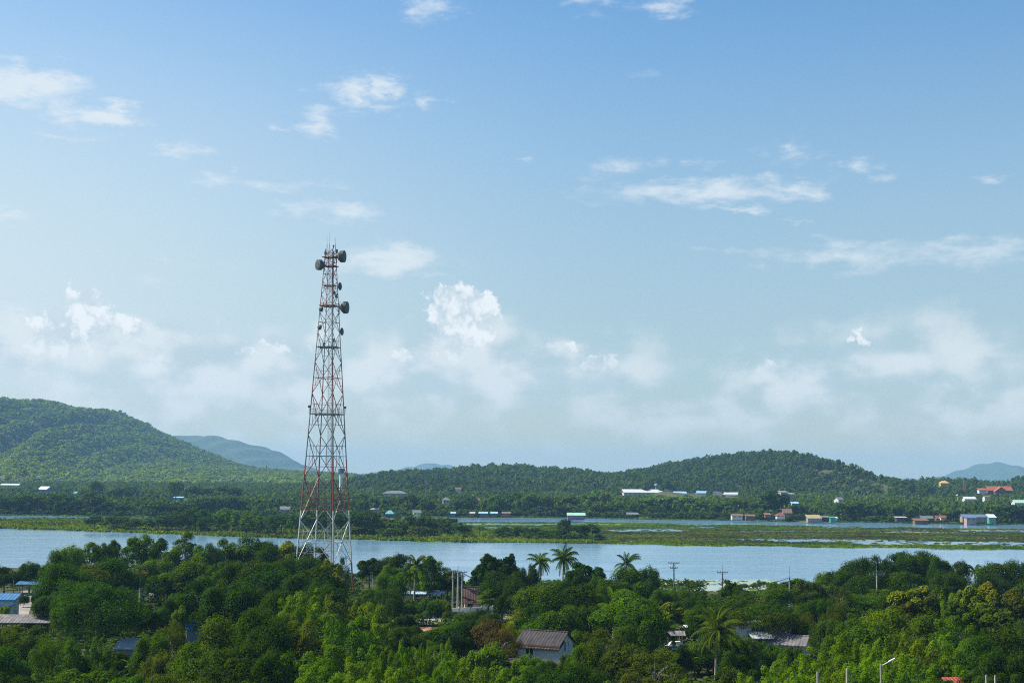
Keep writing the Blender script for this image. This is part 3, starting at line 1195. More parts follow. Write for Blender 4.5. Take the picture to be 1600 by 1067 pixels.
def house(name, label, cat, loc, w, d, hw, hr, rz, wall, roof, style='gable', over=.45, wins=(), door=None, down=0.0, posts=0,
          group=None, fascia=None):
    """ridge along local x, front = local -y. wins: (face, u along face, z of centre, w, h)"""
    e = empty(name, loc, rz)
    tag(e, label, cat, group)
    x, y = w / 2, d / 2
    m_ = MB()
    if style == 'open':                                  # roof on posts
        for i in range(posts):
            px_ = -x + .3 + (w - .6) * i / max(1, posts - 1)
            for sy in (-1, 1):
                MB().bar((px_, sy * (y - .2), -down), (px_, sy * (y - .2), hw + (.25 if sy > 0 else 0)), .09, n=5).build('post', wall, e)
    else:
        b0 = -down
        vs_ = [(-x, -y, b0), (x, -y, b0), (x, y, b0), (-x, y, b0), (-x, -y, hw), (x, -y, hw), (x, y, hw), (-x, y, hw)]
        fs = [(0, 1, 5, 4), (1, 2, 6, 5), (2, 3, 7, 6), (3, 0, 4, 7), (4, 5, 6, 7)]
        if style == 'gable':
            vs_ += [(-x, 0, hw + hr - .02), (x, 0, hw + hr - .02)]
            fs += [(5, 6, 9), (7, 4, 8)]
        m_.add(vs_, fs)
        m_.build('wall', wall, e)
    t = .12
    r_ = MB()
    ox = x + over
    oy = y + over
    if style == 'gable':
        k = hr / y
        ze = hw - over * k
        for sg in (-1, 1):
            v = [(-ox, sg * oy, ze), (ox, sg * oy, ze), (ox, 0, hw + hr), (-ox, 0, hw + hr)]
            v2 = [(a, b_, c + t) for a, b_, c in v]
            f = [(0, 1, 2, 3), (7, 6, 5, 4), (0, 4, 5, 1), (1, 5, 6, 2), (3, 7, 4, 0)]
            if sg > 0:
                f = [tuple(reversed(q)) for q in f]
            r_.add(v + v2, f)
        r_.bar((-ox, 0, hw + hr + t), (ox, 0, hw + hr + t), .12, n=6)
    elif style == 'hip':
        g = min(ox * .72, oy * .95)
        ze = hw - .1
        v = [(-ox, -oy, ze), (ox, -oy, ze), (ox, oy, ze), (-ox, oy, ze), (-ox + g, 0, hw + hr), (ox - g, 0, hw + hr)]
        v2 = [(a, b_, c + t) for a, b_, c in v]
        n = 6
        r_.add(v + v2, [(6, 7, 11, 10), (7, 8, 11), (8, 9, 10, 11), (9, 6, 10), (3, 2, 1, 0),
                        (0, 1, 7, 6), (1, 2, 8, 7), (2, 3, 9, 8), (3, 0, 6, 9)])
    elif style in ('shed', 'open', 'flat'):
        rise = hr
        v = [(-ox, -oy, hw), (ox, -oy, hw), (ox, oy, hw + rise), (-ox, oy, hw + rise)]
        v2 = [(a, b_, c + t) for a, b_, c in v]
        r_.add(v + v2, [(3, 2, 1, 0), (4, 5, 6, 7), (0, 1, 5, 4), (1, 2, 6, 5), (2, 3, 7, 6), (3, 0, 4, 7)])
    elif style == 'barrel':
        N = 9
        v, f = [], []
        for i in range(N + 1):
            a = math.pi * (i / N)
            v += [(-ox, -math.cos(a) * oy, hw + math.sin(a) * hr), (ox, -math.cos(a) * oy, hw + math.sin(a) * hr)]
        f = [(2 * i, 2 * i + 1, 2 * i + 3, 2 * i + 2) for i in range(N)]
        f += [tuple(2 * i for i in range(N, -1, -1)), tuple(2 * i + 1 for i in range(N + 1))]
        r_.add(v, f)
    ro = r_.build('roof', roof, e)
    if fascia is not None:
        fm = MB()
        fm.box((0, -oy - .04, (hw - over * hr / y if style == 'gable' else hw) + .02), (2 * ox, .06, .24))
        fm.build('fascia', fascia, ro)

    def face_pt(face, u, z, off):
        return {'f': (u, -y - off, z), 'b': (u, y + off, z), 'r': (x + off, u, z), 'l': (-x - off, u, z)}[face]
    for (face, u, z, ww, wh) in wins:
        ln = face in 'fb'
        fr = MB()
        for (du, dz, a, b_) in ((-ww / 2, 0, .09, wh + .18), (ww / 2, 0, .09, wh + .18), (0, -wh / 2, ww, .09), (0, wh / 2, ww, .09), (0, 0, .06, wh)):
            p = face_pt(face, u + du, z + dz, .04)
            fr.box(p, (a, .1, b_) if ln else (.1, a, b_))
        fo = fr.build('window', WHITE, e)
        p = face_pt(face, u, z, .012)
        MB().box(p, (ww, .05, wh) if ln else (.05, ww, wh)).build('pane', GLASS, fo)
    if door:
        face, u, ww, wh = door
        p = face_pt(face, u, wh / 2, .03)
        MB().box(p, (ww, .08, wh) if face in 'fb' else (.08, ww, wh)).build('door', DARK, e)
    NEARKEEP.append((loc[0], loc[1], max(w, d) * .6))
    return e


def near_loc(px, pyb):
    p = gnd(px, pyb, NEARZ)
    return (p.x, p.y, NEARZ)


def keep(x0, y0, x1, y1, Y):
    KEEP.append((x0, y0, x1, y1, Y))


TILE = corrugated('dark_tile', (.052, .047, .050), .8, .45, .3)
ASB = corrugated('grey_fibre_cement', (.165, .155, .155), .85, .55, .25)
BRN = corrugated('brown_tile', (.075, .045, .042), .75, .5, .3)
BLUE = corrugated('blue_sheet', (.05, .15, .30), .5, .6, .2)
BLUEP = plain('blue_paint', (.06, .25, .55), .6, .15, 1)
CREAM = plain('cream_wall', (.52, .47, .37), .85, .15, .7)
LIME = plain('pale_wall', (.58, .61, .58), .85, .14, .7)
WOOD = plain('brown_timber', (.16, .10, .06), .85, .25, 1.5)
SLATE = plain('slate_blue_wall', (.2, .24, .3), .8, .2, 1)
WSHEET = corrugated('white_sheet', (.55, .58, .60), .5, .6, .15)

# gabled house, lower centre
L = near_loc(852, 1055)
gh = house('house', 'two storey house with dark tiled gable roof and pale green gable wall', 'house', L, 6.0, 4.6, 4.4, 1.35, R(-27), LIME, TILE,
           'gable', .35, [('r', -.5, 4.0, .8, 1.3), ('r', .7, 4.1, .55, 1.1), ('f', -1.2, 3.3, 1.2, .8)], fascia=WOOD)
# the lower tier of the tiled roof, stepped under the upper one
m_ = MB()
v = [(-3.4, -2.95, 3.75), (3.4, -2.95, 3.75), (3.4, -1.2, 4.72), (-3.4, -1.2, 4.72)]
m_.add(v + [(a, b_, c + .14) for a, b_, c in v], [(3, 2, 1, 0), (4, 5, 6, 7), (0, 1, 5, 4), (1, 2, 6, 5), (2, 3, 7, 6), (3, 0, 4, 7)])
m_.build('eave_roof', TILE, gh)
m_ = MB()
p_ = gnd(850, 1066, NEARZ)
house('shed', 'low lean-to shed with dark roof in front of the dark-roofed gabled house', 'shed', (p_.x + .2, p_.y - .2, NEARZ), 7.6, 2.4, 2.0, .7, R(-27), CREAM, TILE,
      'shed', .25, [('f', 1.6, 1.2, 1.4, .8)])
keep(814, 985, 895, 1026, L[1])
# brown-roofed house by the lake
L = near_loc(741, 957)
house('house', 'small house with steep brown roof beside the utility poles', 'house', L, 3.9, 5.6, 2.4, 2.5, R(3), CREAM, BRN, 'gable', .5,
      [('f', 1.2, 1.5, 1.1, 1.3)], ('f', -.9, 1.0, 2.1))
keep(724, 918, 755, 950, L[1])
# right-hand houses
L = near_loc(1164, 1024)
house('house', 'white house with flat white roof beside the tall coconut palm', 'house', L, 3.6, 4.0, 5.1, .35, R(6), WHITE, WSHEET, 'flat', .5,
      [('f', 1.0, 4.0, 1.2, 1.1)])
house('porch', 'open porch with pale sloping awning in front of the flat-roofed white house', 'porch', (L[0] + 1.7, L[1] - 3.6, NEARZ), 2.6, 2.2, 3.0, .8, R(8), GREYP, corrugated('pale_awning', (.36, .38, .37), .7, .5, .15), 'open', .3, posts=3)
keep(1150, 966, 1184, 986, L[1] - 4)
L = near_loc(1205, 1027)
house('house', 'house with wide grey tiled gable roof right of the flat-roofed white house', 'house', L, 5.0, 4.6, 2.7, 1.6, R(-22), LIME, corrugated('grey_tile', (.15, .14, .14), .85, .4, .3),
      'gable', .5, [('r', 0, 2.6, 1.0, .9), ('f', 1, 1.4, 1.2, 1.0)])
keep(1180, 978, 1226, 992, L[1])
L = near_loc(1239, 1030)
house('shed', 'small grey-roofed shed at the gable end of the grey-tiled house', 'shed', L, 4.2, 4.0, 2.4, 1.0, R(-24), CREAM, ASB, 'gable', .4)
keep(1228, 992, 1248, 1001, L[1])
# left village
L = near_loc(47, 929)
house('shelter', 'open blue-roofed shelter at the upper end of the track', 'shelter', L, 4.6, 3.6, 2.3, .55, R(6), SLATE, BLUE, 'open', .45, posts=3)
keep(30, 903, 64, 926, L[1])
q_ = MB().box((0, 0, 1.0), (1.5, .15, 1.4)).box((.9, .1, .85), (.7, .15, 1.1)).build('hanging_cloth', WHITE, None, (L[0] + 1.2, L[1] - .4, NEARZ))
tag(q_, 'white cloth hanging under the open blue-roofed shelter', 'cloth')
L = near_loc(8, 972)
lh = house('house', 'pale blue roofed house at the left edge beside the track', 'house', L, 3.6, 3.6, 4.0, .8, R(4), LIME, BLUE, 'shed', .35,
      [('f', .6, 2.6, 1.0, 1.0)], ('f', -.8, 1, 2), fascia=BLUEP)
MB().bar((1.2, -2.4, 0), (1.2, -2.4, 3.2), .14, n=6).bar((-1.4, -2.4, 0), (-1.4, -2.4, 3.2), .14, n=6).box((0, -2.2, 3.2), (3.6, 1.0, .15)).build('porch_frame', BLUEP, lh)
keep(-5, 932, 23, 966, L[1])
L = near_loc(37, 991)
house('long_shed', 'long low shed with ribbed grey roof on timber posts', 'shed', L, 8.6, 3.4, 2.0, .95, R(2), WOOD, ASB, 'open', .4, posts=6)
keep(-2, 960, 74, 978, L[1])
L = near_loc(304, 1002)
house('hut', 'small hut with bright blue tilted roof among the trees', 'hut', L, 2.6, 2.9, 2.0, 1.3, R(14), SLATE, BLUE, 'shed', .3)
keep(292, 970, 318, 994, L[1])
L = near_loc(199, 1036)
house('hut', 'hut with ribbed grey metal roof between banana plants', 'hut', L, 2.6, 2.8, 2.1, 1.1, R(-3), GREYP, corrugated('grey_metal', (.30, .33, .36), .5, .35, .15), 'shed', .3)
keep(186, 1003, 213, 1015, L[1])
for (px, pb, w_, lab) in ((648, 945, 4.5, 'pale blue awning left of the utility poles behind the white wall'), (683, 944, 3, 'small pale awning next to the utility poles')):
    L = near_loc(px, pb)
    house('awning', lab, 'awning', L, w_, 3, 2.3, .35, R(-4), STEEL, corrugated('pale_blue_sheet', (.34, .48, .62), .5, .5, .15), 'open', .2, posts=3)
    keep(px - 12, pb - 18, px + 12, pb - 8, L[1])
L = near_loc(1516, 1156)
house('house', 'house with red ribbed roof showing at the bottom right edge', 'house', L, 3.4, 3.4, 4.9, 1.0, R(3), CREAM, corrugated('red_sheet', (.30, .07, .06), .6, .4, .2), 'shed', .4)
L = near_loc(1042, 1014)
house('carport', 'grey-roofed carport under trees left of the tall coconut palm', 'carport', L, 5.2, 3.2, 2.2, .4, R(-4), STEEL, ASB, 'open', .2, posts=3)
keep(1036, 998, 1066, 1012, L[1])

keep(1110, 1000, 1128, 1050, gnd(1120, 1061, 2).y)
# white and blue pickup in the carport
pk = empty('parked_car', (L[0] + 1.4, L[1] - 2.0, NEARZ), R(5))
tag(pk, 'white car with blue stripe parked by the grey-roofed carport', 'car')
m_ = MB()
m_.add([(-2.2, -.85, .35), (2.2, -.85, .35), (2.2, .85, .35), (-2.2, .85, .35), (-2.2, -.85, .95), (2.15, -.85, .9), (2.15, .85, .9), (-2.2, .85, .95)],
       [(3, 2, 1, 0), (0, 1, 5, 4), (1, 2, 6, 5), (2, 3, 7, 6), (3, 0, 4, 7), (4, 5, 6, 7)])
m_.add([(-1.5, -.8, .95), (1.0, -.8, .95), (1.0, .8, .95), (-1.5, .8, .95), (-1.0, -.65, 1.5), (.35, -.65, 1.5), (.35, .65, 1.5), (-1.0, .65, 1.5)],
       [(0, 1, 5, 4), (1, 2, 6, 5), (2, 3, 7, 6), (3, 0, 4, 7), (4, 5, 6, 7)])
m_.build('body', WHITE, pk)
MB().box((0, -.86, .62), (4.2, .03, .22)).build('stripe', BLUEP, pk)
for sx in (-1.4, 1.4):
    for sy in (-.8, .8):
        MB().lathe([(.2, -.1), (.34, -.1), (.34, .1), (.2, .1)], (sx, sy, .34), 14, Matrix.Rotation(R(90), 3, 'X')).build('wheel', DARK, pk)

# white concrete wall along the road, in bays
Lw = gnd(644, 967, NEARZ)
Rw = gnd(770, 961, NEARZ)
wl = empty('boundary_wall', Lw)
tag(wl, 'white concrete boundary wall standing behind the road', 'wall')
m_ = MB()
dv = Rw - Lw
ang = math.atan2(dv.y, dv.x)
for i in range(7):
    c = dv * ((i + .5) / 7)
    m_.box((c.x, c.y, .85), (dv.length / 7 - .18, .14, 1.7), 0, ang)
m_.build('panel', WHITE, wl)
for i in range(8):
    c = dv * (i / 7)
    MB().box((c.x, c.y, .95), (.22, .24, 1.9), 0, ang).build('pillar', CONCRETE, wl)
keep(646, 950, 688, 978, Lw.y - 14)
for i in range(12):
    if i < 5:
        NEARKEEP.append((Lw.x + dv.x * i / 11, Lw.y - 5, 4))
    NEARKEEP.append((gnd(34, 925 + i * 4, NEARZ).x, gnd(34, 925 + i * 4, NEARZ).y, 5))
keep(22, 926, 50, 962, gnd(32, 964, 2).y)


# ---------------------------------------------------------------- poles, lamps, aerials, wires
def pole(px, pyb, pyt, label, arms=(), r=.15, mat=CONCRETE, spike=0.0, name='utility_pole', cat='utility pole', group=None, Y=None):
    if Y is None:
        b_ = gnd(px, pyb, NEARZ)
    else:
        b_ = at(px, pyb, Y)
        b_.z = NEARZ
    top = at(px, pyt, b_.y)
    h = top.z - NEARZ
    e = empty(name, (b_.x, b_.y, NEARZ))
    tag(e, label, cat, group)
    m_ = MB()
    m_.bar((0, 0, -.3), (0, 0, h), r * 1.15, r * .75, 8)
    m_.build('shaft', mat, e)
    if spike:
        MB().bar((0, 0, h), (0, 0, h + spike), .05, .03, 5).build('lightning_rod', GREYP, e)
    for (dz, L_, rz) in arms:
        m2 = MB()
        c, s_ = math.cos(rz), math.sin(rz)
        m2.box((-.02, -.16, h - dz), (L_, .11, .14), 0, rz)
        for u in (-.46, -.2, .2, .46):
            p = Vector((u * L_ * c, u * L_ * s_ - .16, h - dz))
            m2.lathe([(.05, 0), (.08, .1), (.05, .2), (.08, .28), (.04, .36)], p, 6)
        m2.bar((-.3 * L_ * c, -.3 * L_ * s_ - .16, h - dz), (0, -.1, h - dz - .7), .03, n=4)
        m2.bar((.3 * L_ * c, .3 * L_ * s_ - .16, h - dz), (0, -.1, h - dz - .7), .03, n=4)
        m2.build('crossarm', GREYP, e)
    NEARKEEP.append((b_.x, b_.y, 1.2))
    return e, Vector((b_.x, b_.y, NEARZ + h))


BROWNP = plain('weathered_pole', (.15, .115, .095), .9, .2, 2)
PA = pole(1053, 931, 878, 'brown utility pole with two crossarms standing before the lake', ((.15, 2.6, .1), (1.3, 1.7, .1)), .17, BROWNP)[1]
PB = pole(1129, 929, 893, 'brown utility pole with single crossarm and rod right of the two-arm pole', ((.15, 2.6, .05),), .16, BROWNP, spike=1.6)[1]
PC = pole(1234, 952, 902, 'tall pale concrete pole with top rod left of the dark lakeside trees', ((.3, .9, 1.2),), .17, CONCRETE, spike=2.4)[1]
PD = pole(1371, 975, 897, 'grey pole with wide crossarm against the dark lakeside trees', ((.1, 3.0, .05),), .15, CONCRETE, spike=1.6)[1]
PE = pole(582, 925, 902, 'thin pole with crossarm just right of the lattice tower', ((.1, 2.2, .1),), .12, CONCRETE, spike=1.4)[1]
PF = pole(707, 958, 892, 'left pole of the three grouped concrete utility poles', ((.1, 1.9, .15), (1.3, 1.2, .15)), .17, CONCRETE)[1]
PG = pole(715, 962, 893, 'middle and thickest pole of the three grouped concrete utility poles', ((.2, 1.5, .4),), .24, CONCRETE, spike=1.2)[1]
PH = pole(721.5, 957, 893, 'right pole of the three grouped concrete utility poles', ((.1, 2.0, .15), (.9, 1.2, .15)), .16, CONCRETE)[1]
pole(218, 942, 907, 'pale bare concrete pole under the dry palm', (), .2, plain('pale_pole', (.5, .5, .48), .85))
pole(1279, 1190, 1049, 'left concrete post at the bottom edge below the bright bamboo', (), .13, name='concrete_post', cat='post', group='posts along the bottom edge')
pole(1325.5, 1190, 1044, 'tallest plain concrete post at the bottom edge below the bright bamboo', (), .15, name='concrete_post', cat='post', group='posts along the bottom edge')
pole(1544, 1190, 1054, 'concrete post before the red ribbed roof', (), .12, name='concrete_post', cat='post', group='posts along the bottom edge')
pole(1558, 1190, 1055, 'rightmost concrete post at the bottom edge', (), .12, name='concrete_post', cat='post', group='posts along the bottom edge')
pole(20, 935, 906, 'thin pale pole left of the open blue-roofed shelter', (), .08, STEEL)


PC_Y, PD_Y, PE_Y = PC.y, PD.y, PE.y


def wire(a, b_, sag, label, n=3):
    m_ = MB()
    for k in range(n):
        off = Vector((0, (k - 1) * .45, -.9 - .12 * k))
        pts = [a.lerp(b_, i / 14) + off - Vector((0, 0, sag * 4 * (i / 14) * (1 - i / 14))) for i in range(15)]
        m_.tube(pts, .032, 4)
    tag(m_.build('power_line', WIREM), label, 'power line')


E0 = at(938, 885, PA.y + 8)
wire(E0, PA, .6, 'power line running left from the two-arm brown pole over the lake', 1)
wire(PA + Vector((0, 0, -2.6)), PB + Vector((0, 0, -1.4)), 1.0, 'power line sagging between the two brown utility poles', 2)
wire(PB + Vector((0, 0, -1.4)), PC + Vector((0, 0, 1.0)), 1.2, 'power line sagging from single-arm brown pole to the tall pale pole', 2)
wire(PC + Vector((0, 0, 1.0)), at(1310, 905, PC.y + 6), .5, 'power line running right from the tall pale pole into the trees', 1)
wire(PH + Vector((0, 0, .8)), at(790, 909, PH.y + 12), .5, 'power lines running right from the grouped poles', 3)


keep(1231, 904, 1237, 944, PC_Y)
keep(579, 900, 585, 916, PE_Y)
keep(215, 907, 221, 930, gnd(218, 942, NEARZ).y)
keep(230, 927, 240, 938, gnd(234, 956, NEARZ).y)
keep(294, 928, 304, 962, gnd(298.5, 1000, NEARZ).y)
keep(1053, 977, 1069, 994, gnd(1062, 1012, NEARZ).y)


def solar_lamp(px, pyb, pyt, label):
    b_ = gnd(px, pyb, NEARZ)
    h = at(px, pyt, b_.y).z - NEARZ
    e = empty('street_lamp', (b_.x, b_.y, NEARZ))
    tag(e, label, 'street lamp')
    MB().bar((0, 0, -.2), (0, 0, h), .07, .05, 7).build('shaft', STEEL, e)
    MB().box((.45, 0, h + .12), (1.5, .9, .07), 0, 0, Matrix.Rotation(R(18), 3, 'X')).build('solar_panel', WHITE, e)
    MB().bar((0, 0, h - .3), (-1.1, -.1, h), .04, n=5).box((-1.2, -.1, h), (.7, .25, .12)).build('lamp_arm', WHITE, e)


solar_lamp(234, 956, 929, 'solar street lamp with tilted white panel right of the dry palm')
solar_lamp(1062, 1012, 979, 'solar street lamp with flat white panel over the grey-roofed carport')
b_ = gnd(1378.5, 1190, NEARZ)
h = at(1378.5, 1037, b_.y).z - NEARZ
e = empty('street_lamp', (b_.x, b_.y, NEARZ))
tag(e, 'slim street lamp with slanted arm before the bright bamboo at right', 'street lamp')
MB().bar((0, 0, -.2), (0, 0, h), .11, .08, 7).build('shaft', CONCRETE, e)
MB().bar((0, 0, h - .2), (.9, 0, h + .3), .04, n=5).box((1.05, 0, h + .38), (.7, .25, .1), 0, 0, Matrix.Rotation(R(-28), 3, 'Y')).build('lamp_arm', WHITE, e)

b_ = gnd(298.5, 1000, NEARZ)
h = at(298.5, 929, b_.y).z - NEARZ
e = empty('aerial_mast', (b_.x, b_.y, NEARZ))
tag(e, 'tall thin television aerial with two crossbars left of the blue hut', 'aerial')
MB().bar((0, 0, -.2), (0, 0, h), .05, .035, 6).build('mast', STEEL, e)
for (z_, L_) in ((h - .05, 2.6), (h - 1.6, 3.3)):
    m_ = MB()
    m_.bar((-L_ * .46, 0, z_), (L_ * .54, 0, z_), .035, n=5)
    for i in range(9):
        x_ = -L_ * .44 + L_ * .96 * i / 8
        m_.bar((x_, -.5, z_), (x_, .5, z_), .018, n=4)
    m_.build('antenna', STEEL, e)


# ---------------------------------------------------------------- far buildings
def colr(name, c, **k):
    return plain(name, c, **k)


PAL = {
    'white': colr('far_white', (.50, .52, .52)), 'cream': CREAM, 'lime': LIME, 'wood': WOOD, 'blue': BLUEP, 'grey': CONCRETE,
    'tan': colr('tan_wall', (.27, .21, .145)), 'pink': colr('magenta_wall', (.24, .10, .20)), 'rose': colr('rose_wall', (.33, .24, .22)),
    'teal': colr('teal_sheet', (.12, .34, .35)), 'green': colr('green_sheet', (.07, .26, .20)), 'mint': colr('mint_sheet', (.30, .50, .40)),
    'rust': colr('rusty_sheet', (.17, .09, .065)), 'red': colr('red_roof', (.20, .065, .055)), 'orange': colr('orange_tile', (.33, .095, .04)),
    'slate': colr('slate_roof', (.13, .14, .15)), 'bluer': colr('blue_roof', (.11, .17, .27)), 'navy': colr('navy_roof', (.06, .08, .28)),
    'sky': colr('sky_blue_sheet', (.25, .45, .62)), 'straw': colr('straw_roof', (.32, .25, .15)), 'brown': colr('brown_roof', (.17, .10, .08)),
    'yellow': colr('yellow_wall', (.50, .48, .22)), 'gold': colr('gold_roof', (.52, .36, .12)), 'dkwood': colr('dark_timber', (.07, .05, .04)),
}


def far_house(name, label, cat, px, pyb, wpx, hpx, rpx, Y, wall, roof, style='gable', d=8.0, rz=0.0, win=0, wz=.55, group=None, posts=0, door=None, over=.6):
    if Y is None:
        Y = gnd(px, pyb, .9).y
    p = at(px, pyb, Y)
    s = Y / F
    w, hw, hr = wpx * s, hpx * s, rpx * s
    wins = []
    for i in range(win):
        wins.append(('f', -w / 2 + w * (i + .5) / win, hw * wz, min(1.6, w / win * .5), min(1.5, hw * .42)))
    e = house(name, label, cat, p, w, d, hw, hr, rz, PAL[wall], PAL[roof], style, over, wins, door, down=7.0 if Y > 1030 else 1.1, posts=posts, group=group)
    keep(px - wpx / 2 + 1, pyb - hpx - rpx - .5, px + wpx / 2 - 1, pyb - .55 * hpx, Y)
    return e


FH = far_house
# along the far shore, left to right
FH('house', 'grey-roofed pale house on the shore left of the lattice tower', 'house', 446, 803, 15, 8, 4, 1060, 'cream', 'slate', 'gable', 8, .1, 2)
FH('hut', 'teal hut on the island seen through the lattice tower', 'hut', 506, 808, 8, 4, 2.5, 860, 'sky', 'teal', 'shed', 5)
FH('pavilion', 'open pavilion with bright teal hipped roof on the far shore', 'pavilion', 609, 806, 12, 3.6, 5, 1010, 'dkwood', 'teal', 'hip', 6, 0, 0, posts=4)
FH('house', 'small yellow house with grey roof at the water edge', 'house', 651, 806, 11, 6, 3, 1000, 'yellow', 'slate', 'gable', 6, .15, 2)
FH('house', 'white two storey house with hipped grey roof above the shore trees', 'house', 697, 788, 10, 7, 4, 1150, 'white', 'slate', 'hip', 7, .1, 2, .65)
FH('house', 'red-roofed house hidden in trees right of the two storey white house', 'house', 746, 785, 9, 3, 4.5, 1180, 'grey', 'red', 'hip', 7)
FH('house', 'white house with red gable below the left end of the dark hill', 'house', 716, 767, 8, 3.2, 2.2, 1450, 'white', 'red', 'gable', 8)
FH('hall', 'wide grey-roofed hall below the dark hill right of the lattice tower', 'hall', 617, 773, 38, 2.5, 4, 1500, 'grey', 'slate', 'hip', 14)
for (px, w_, lab, c) in ((586, 12, 'low pale roof among trees just right of the tower', 'white'), (708, 6, 'low blue-white hut on the shore left of the fishing huts', 'sky'),
                         (738, 6, 'low grey fishing hut on the far shore', 'grey'), (755, 12, 'fishing hut with pale sheet roof on the far shore', 'sky'),
                         (772, 9, 'fishing hut on the far shore with pale blue awning roof', 'sky'), (791, 12, 'dark stilt hut at the right end of the fishing huts', 'brown')):
    FH('hut', lab, 'hut', px, 798 if px < 600 else 806, w_, 2.4 if px < 600 else 4.2, 2, 1060 if px < 600 else 990, 'wood' if px > 600 else 'grey', c, 'shed', 5, 0, 0, group='huts on the far shore')
FH('house', 'magenta house with pale green roof on the far shore', 'house', 900, 809, 26, 4.6, 3.2, 985, 'pink', 'mint', 'gable', 7, 0, 3)
FH('stilt_hut', 'grey thatched hut on dark stilts right of the magenta house', 'hut', 988, 809, 16, 5.5, 2.6, 985, 'dkwood', 'slate', 'open', 6, 0, 0, posts=5)
FH('stilt_house', 'cream stilt house with rusty roof beside the tall dark shore tree', 'house', 1151, 809.5, 16, 4.5, 2.2, 975, 'cream', 'rust', 'gable', 6, 0, 2)
FH('stilt_house', 'low brown stilt house right of the cream stilt house', 'house', 1172, 809, 14, 3, 2.2, 980, 'wood', 'brown', 'shed', 5)
FH('house', 'white house with red hipped roof left of the brown gable', 'house', 1219, 808, 12, 3, 3.4, 985, 'white', 'red', 'hip', 6, 0, 2)
FH('house', 'house with pinkish brown roof below the yellow rice field', 'house', 1229, 802, 13, 1.5, 5.5, 1015, 'tan', 'brown', 'gable', 7)
FH('shack', 'rusty shack left of the white house with red hipped roof', 'shack', 1199, 806, 8, 2, 2.5, 1000, 'rust', 'rust', 'shed', 5)
FH('stilt_house', 'long stilt house with straw-coloured roof on the far shore', 'house', 1271, 813.5, 20, 4.0, 5.0, 965, 'tan', 'straw', 'shed', 7, 0, 4, .6)
FH('stilt_hut', 'dark stilt hut between straw-roofed and green huts', 'hut', 1289, 812, 10, 4, 2, 968, 'dkwood', 'slate', 'shed', 5)
FH('hut', 'bright green hut on the far shore', 'hut', 1300, 813.5, 6.5, 5, 1.4, 962, 'green', 'green', 'shed', 4)
FH('hut', 'small hut with pale roof touching the bright green hut', 'hut', 1305.5, 811, 4, 2, 1.5, 963.5, 'white', 'white', 'shed', 4)
FH('hut', 'low dark hut with thin pale roof by the rice fields', 'hut', 1407, 812, 15, 4, .8, 975, 'dkwood', 'white', 'shed', 5)
FH('house', 'low house with long rusty roof on the far shore', 'house', 1438, 816, 20, 3, 3, 965, 'wood', 'rust', 'shed', 6)
FH('house', 'house with grey-brown sheet roof behind the long rusty roof', 'house', 1447, 811, 17, 2, 3, 985, 'wood', 'slate', 'gable', 6)
FH('house', 'small white house with dark red roof right of the rusty roof', 'house', 1472, 811.5, 7, 3.2, 3, 985, 'white', 'red', 'gable', 6, 0, 1)
FH('house', 'dark red roofed shack beside the small white house', 'shack', 1464.5, 811, 6.5, 1.5, 4, 988, 'wood', 'red', 'gable', 6)
FH('house', 'rose two storey house standing in the water below a long blue roof', 'house', 1516, 817.8, 15, 9.5, .8, 952, 'rose', 'bluer', 'flat', 6, 0, 2, .72)
FH('house', 'long building with blue roof running behind the rose house', 'house', 1524, 813, 44, 6, 3.4, 962, 'tan', 'bluer', 'gable', 6, 0, 5)
FH('house', 'green hut with white sheet roof at the end of the long blue roof', 'house', 1549, 815, 10, 6.5, 5, 955, 'green', 'white', 'shed', 5)
# higher up behind the trees
fac = FH('factory', 'long white factory with red gable end below the wooded hill', 'factory', 1003, 773.5, 62, 4.5, 4.5, 1560, 'white', 'white', 'gable', 18, R(7), 9)
w_, hw_, hr_ = 62 * 1560 / F, 4.5 * 1560 / F, 4.5 * 1560 / F
MB().add([(-w_ / 2 - .3, -8.2, hw_ - .3), (-w_ / 2 - .3, 8.2, hw_ - .3), (-w_ / 2 - .3, 0, hw_ + hr_ - .4), (-w_ / 2 - .1, -8.2, hw_ - .3), (-w_ / 2 - .1, 8.2, hw_ - .3), (-w_ / 2 - .1, 0, hw_ + hr_ - .4)],
         [(0, 1, 2), (5, 4, 3), (0, 3, 4, 1), (1, 4, 5, 2), (2, 5, 3, 0)]).build('gable_panel', PAL['red'], fac)
FH('warehouse', 'grey warehouse with rounded roof right of the long white factory', 'warehouse', 1062, 776, 18, 3, 5.5, 1545, 'grey', 'sky', 'barrel', 14)
FH('warehouse', 'warehouse with reddish roof between factory and rounded grey roof', 'warehouse', 1046, 773.5, 14, 3, 3, 1580, 'white', 'red', 'gable', 10)
FH('warehouse', 'white warehouse with blue rounded roof left of the navy roof', 'warehouse', 1096, 775, 15, 4, 4, 1560, 'white', 'sky', 'barrel', 14)
FH('warehouse', 'low blue-roofed warehouse left of the white rounded one', 'warehouse', 1084, 776, 12, 2, 2.5, 1555, 'blue', 'bluer', 'gable', 10)
FH('warehouse', 'warehouse with navy blue roof behind the tall shore tree', 'warehouse', 1120, 775, 13, 3.5, 4, 1570, 'tan', 'navy', 'gable', 12)
FH('warehouse', 'rightmost white warehouse with rounded roof and dark doorway', 'warehouse', 1143, 777, 22, 3.5, 4.5, 1540, 'white', 'white', 'barrel', 14, 0, 0, door=('f', -2, 3, 3))
FH('house', 'low house with brown roof behind the shore tree', 'house', 1160, 788.5, 12, 2, 2.5, 1200, 'white', 'brown', 'gable', 7)
FH('apartment_building', 'pale three storey block on the slope under the hill', 'building', 1223.5, 778, 11, 9.5, .8, 1300, 'grey', 'white', 'flat', 9, .1, 3, .7)
FH('house', 'pale low block attached right of the three storey one', 'building', 1234.5, 777, 10, 5.5, .8, 1303, 'grey', 'white', 'flat', 8, .1, 2)
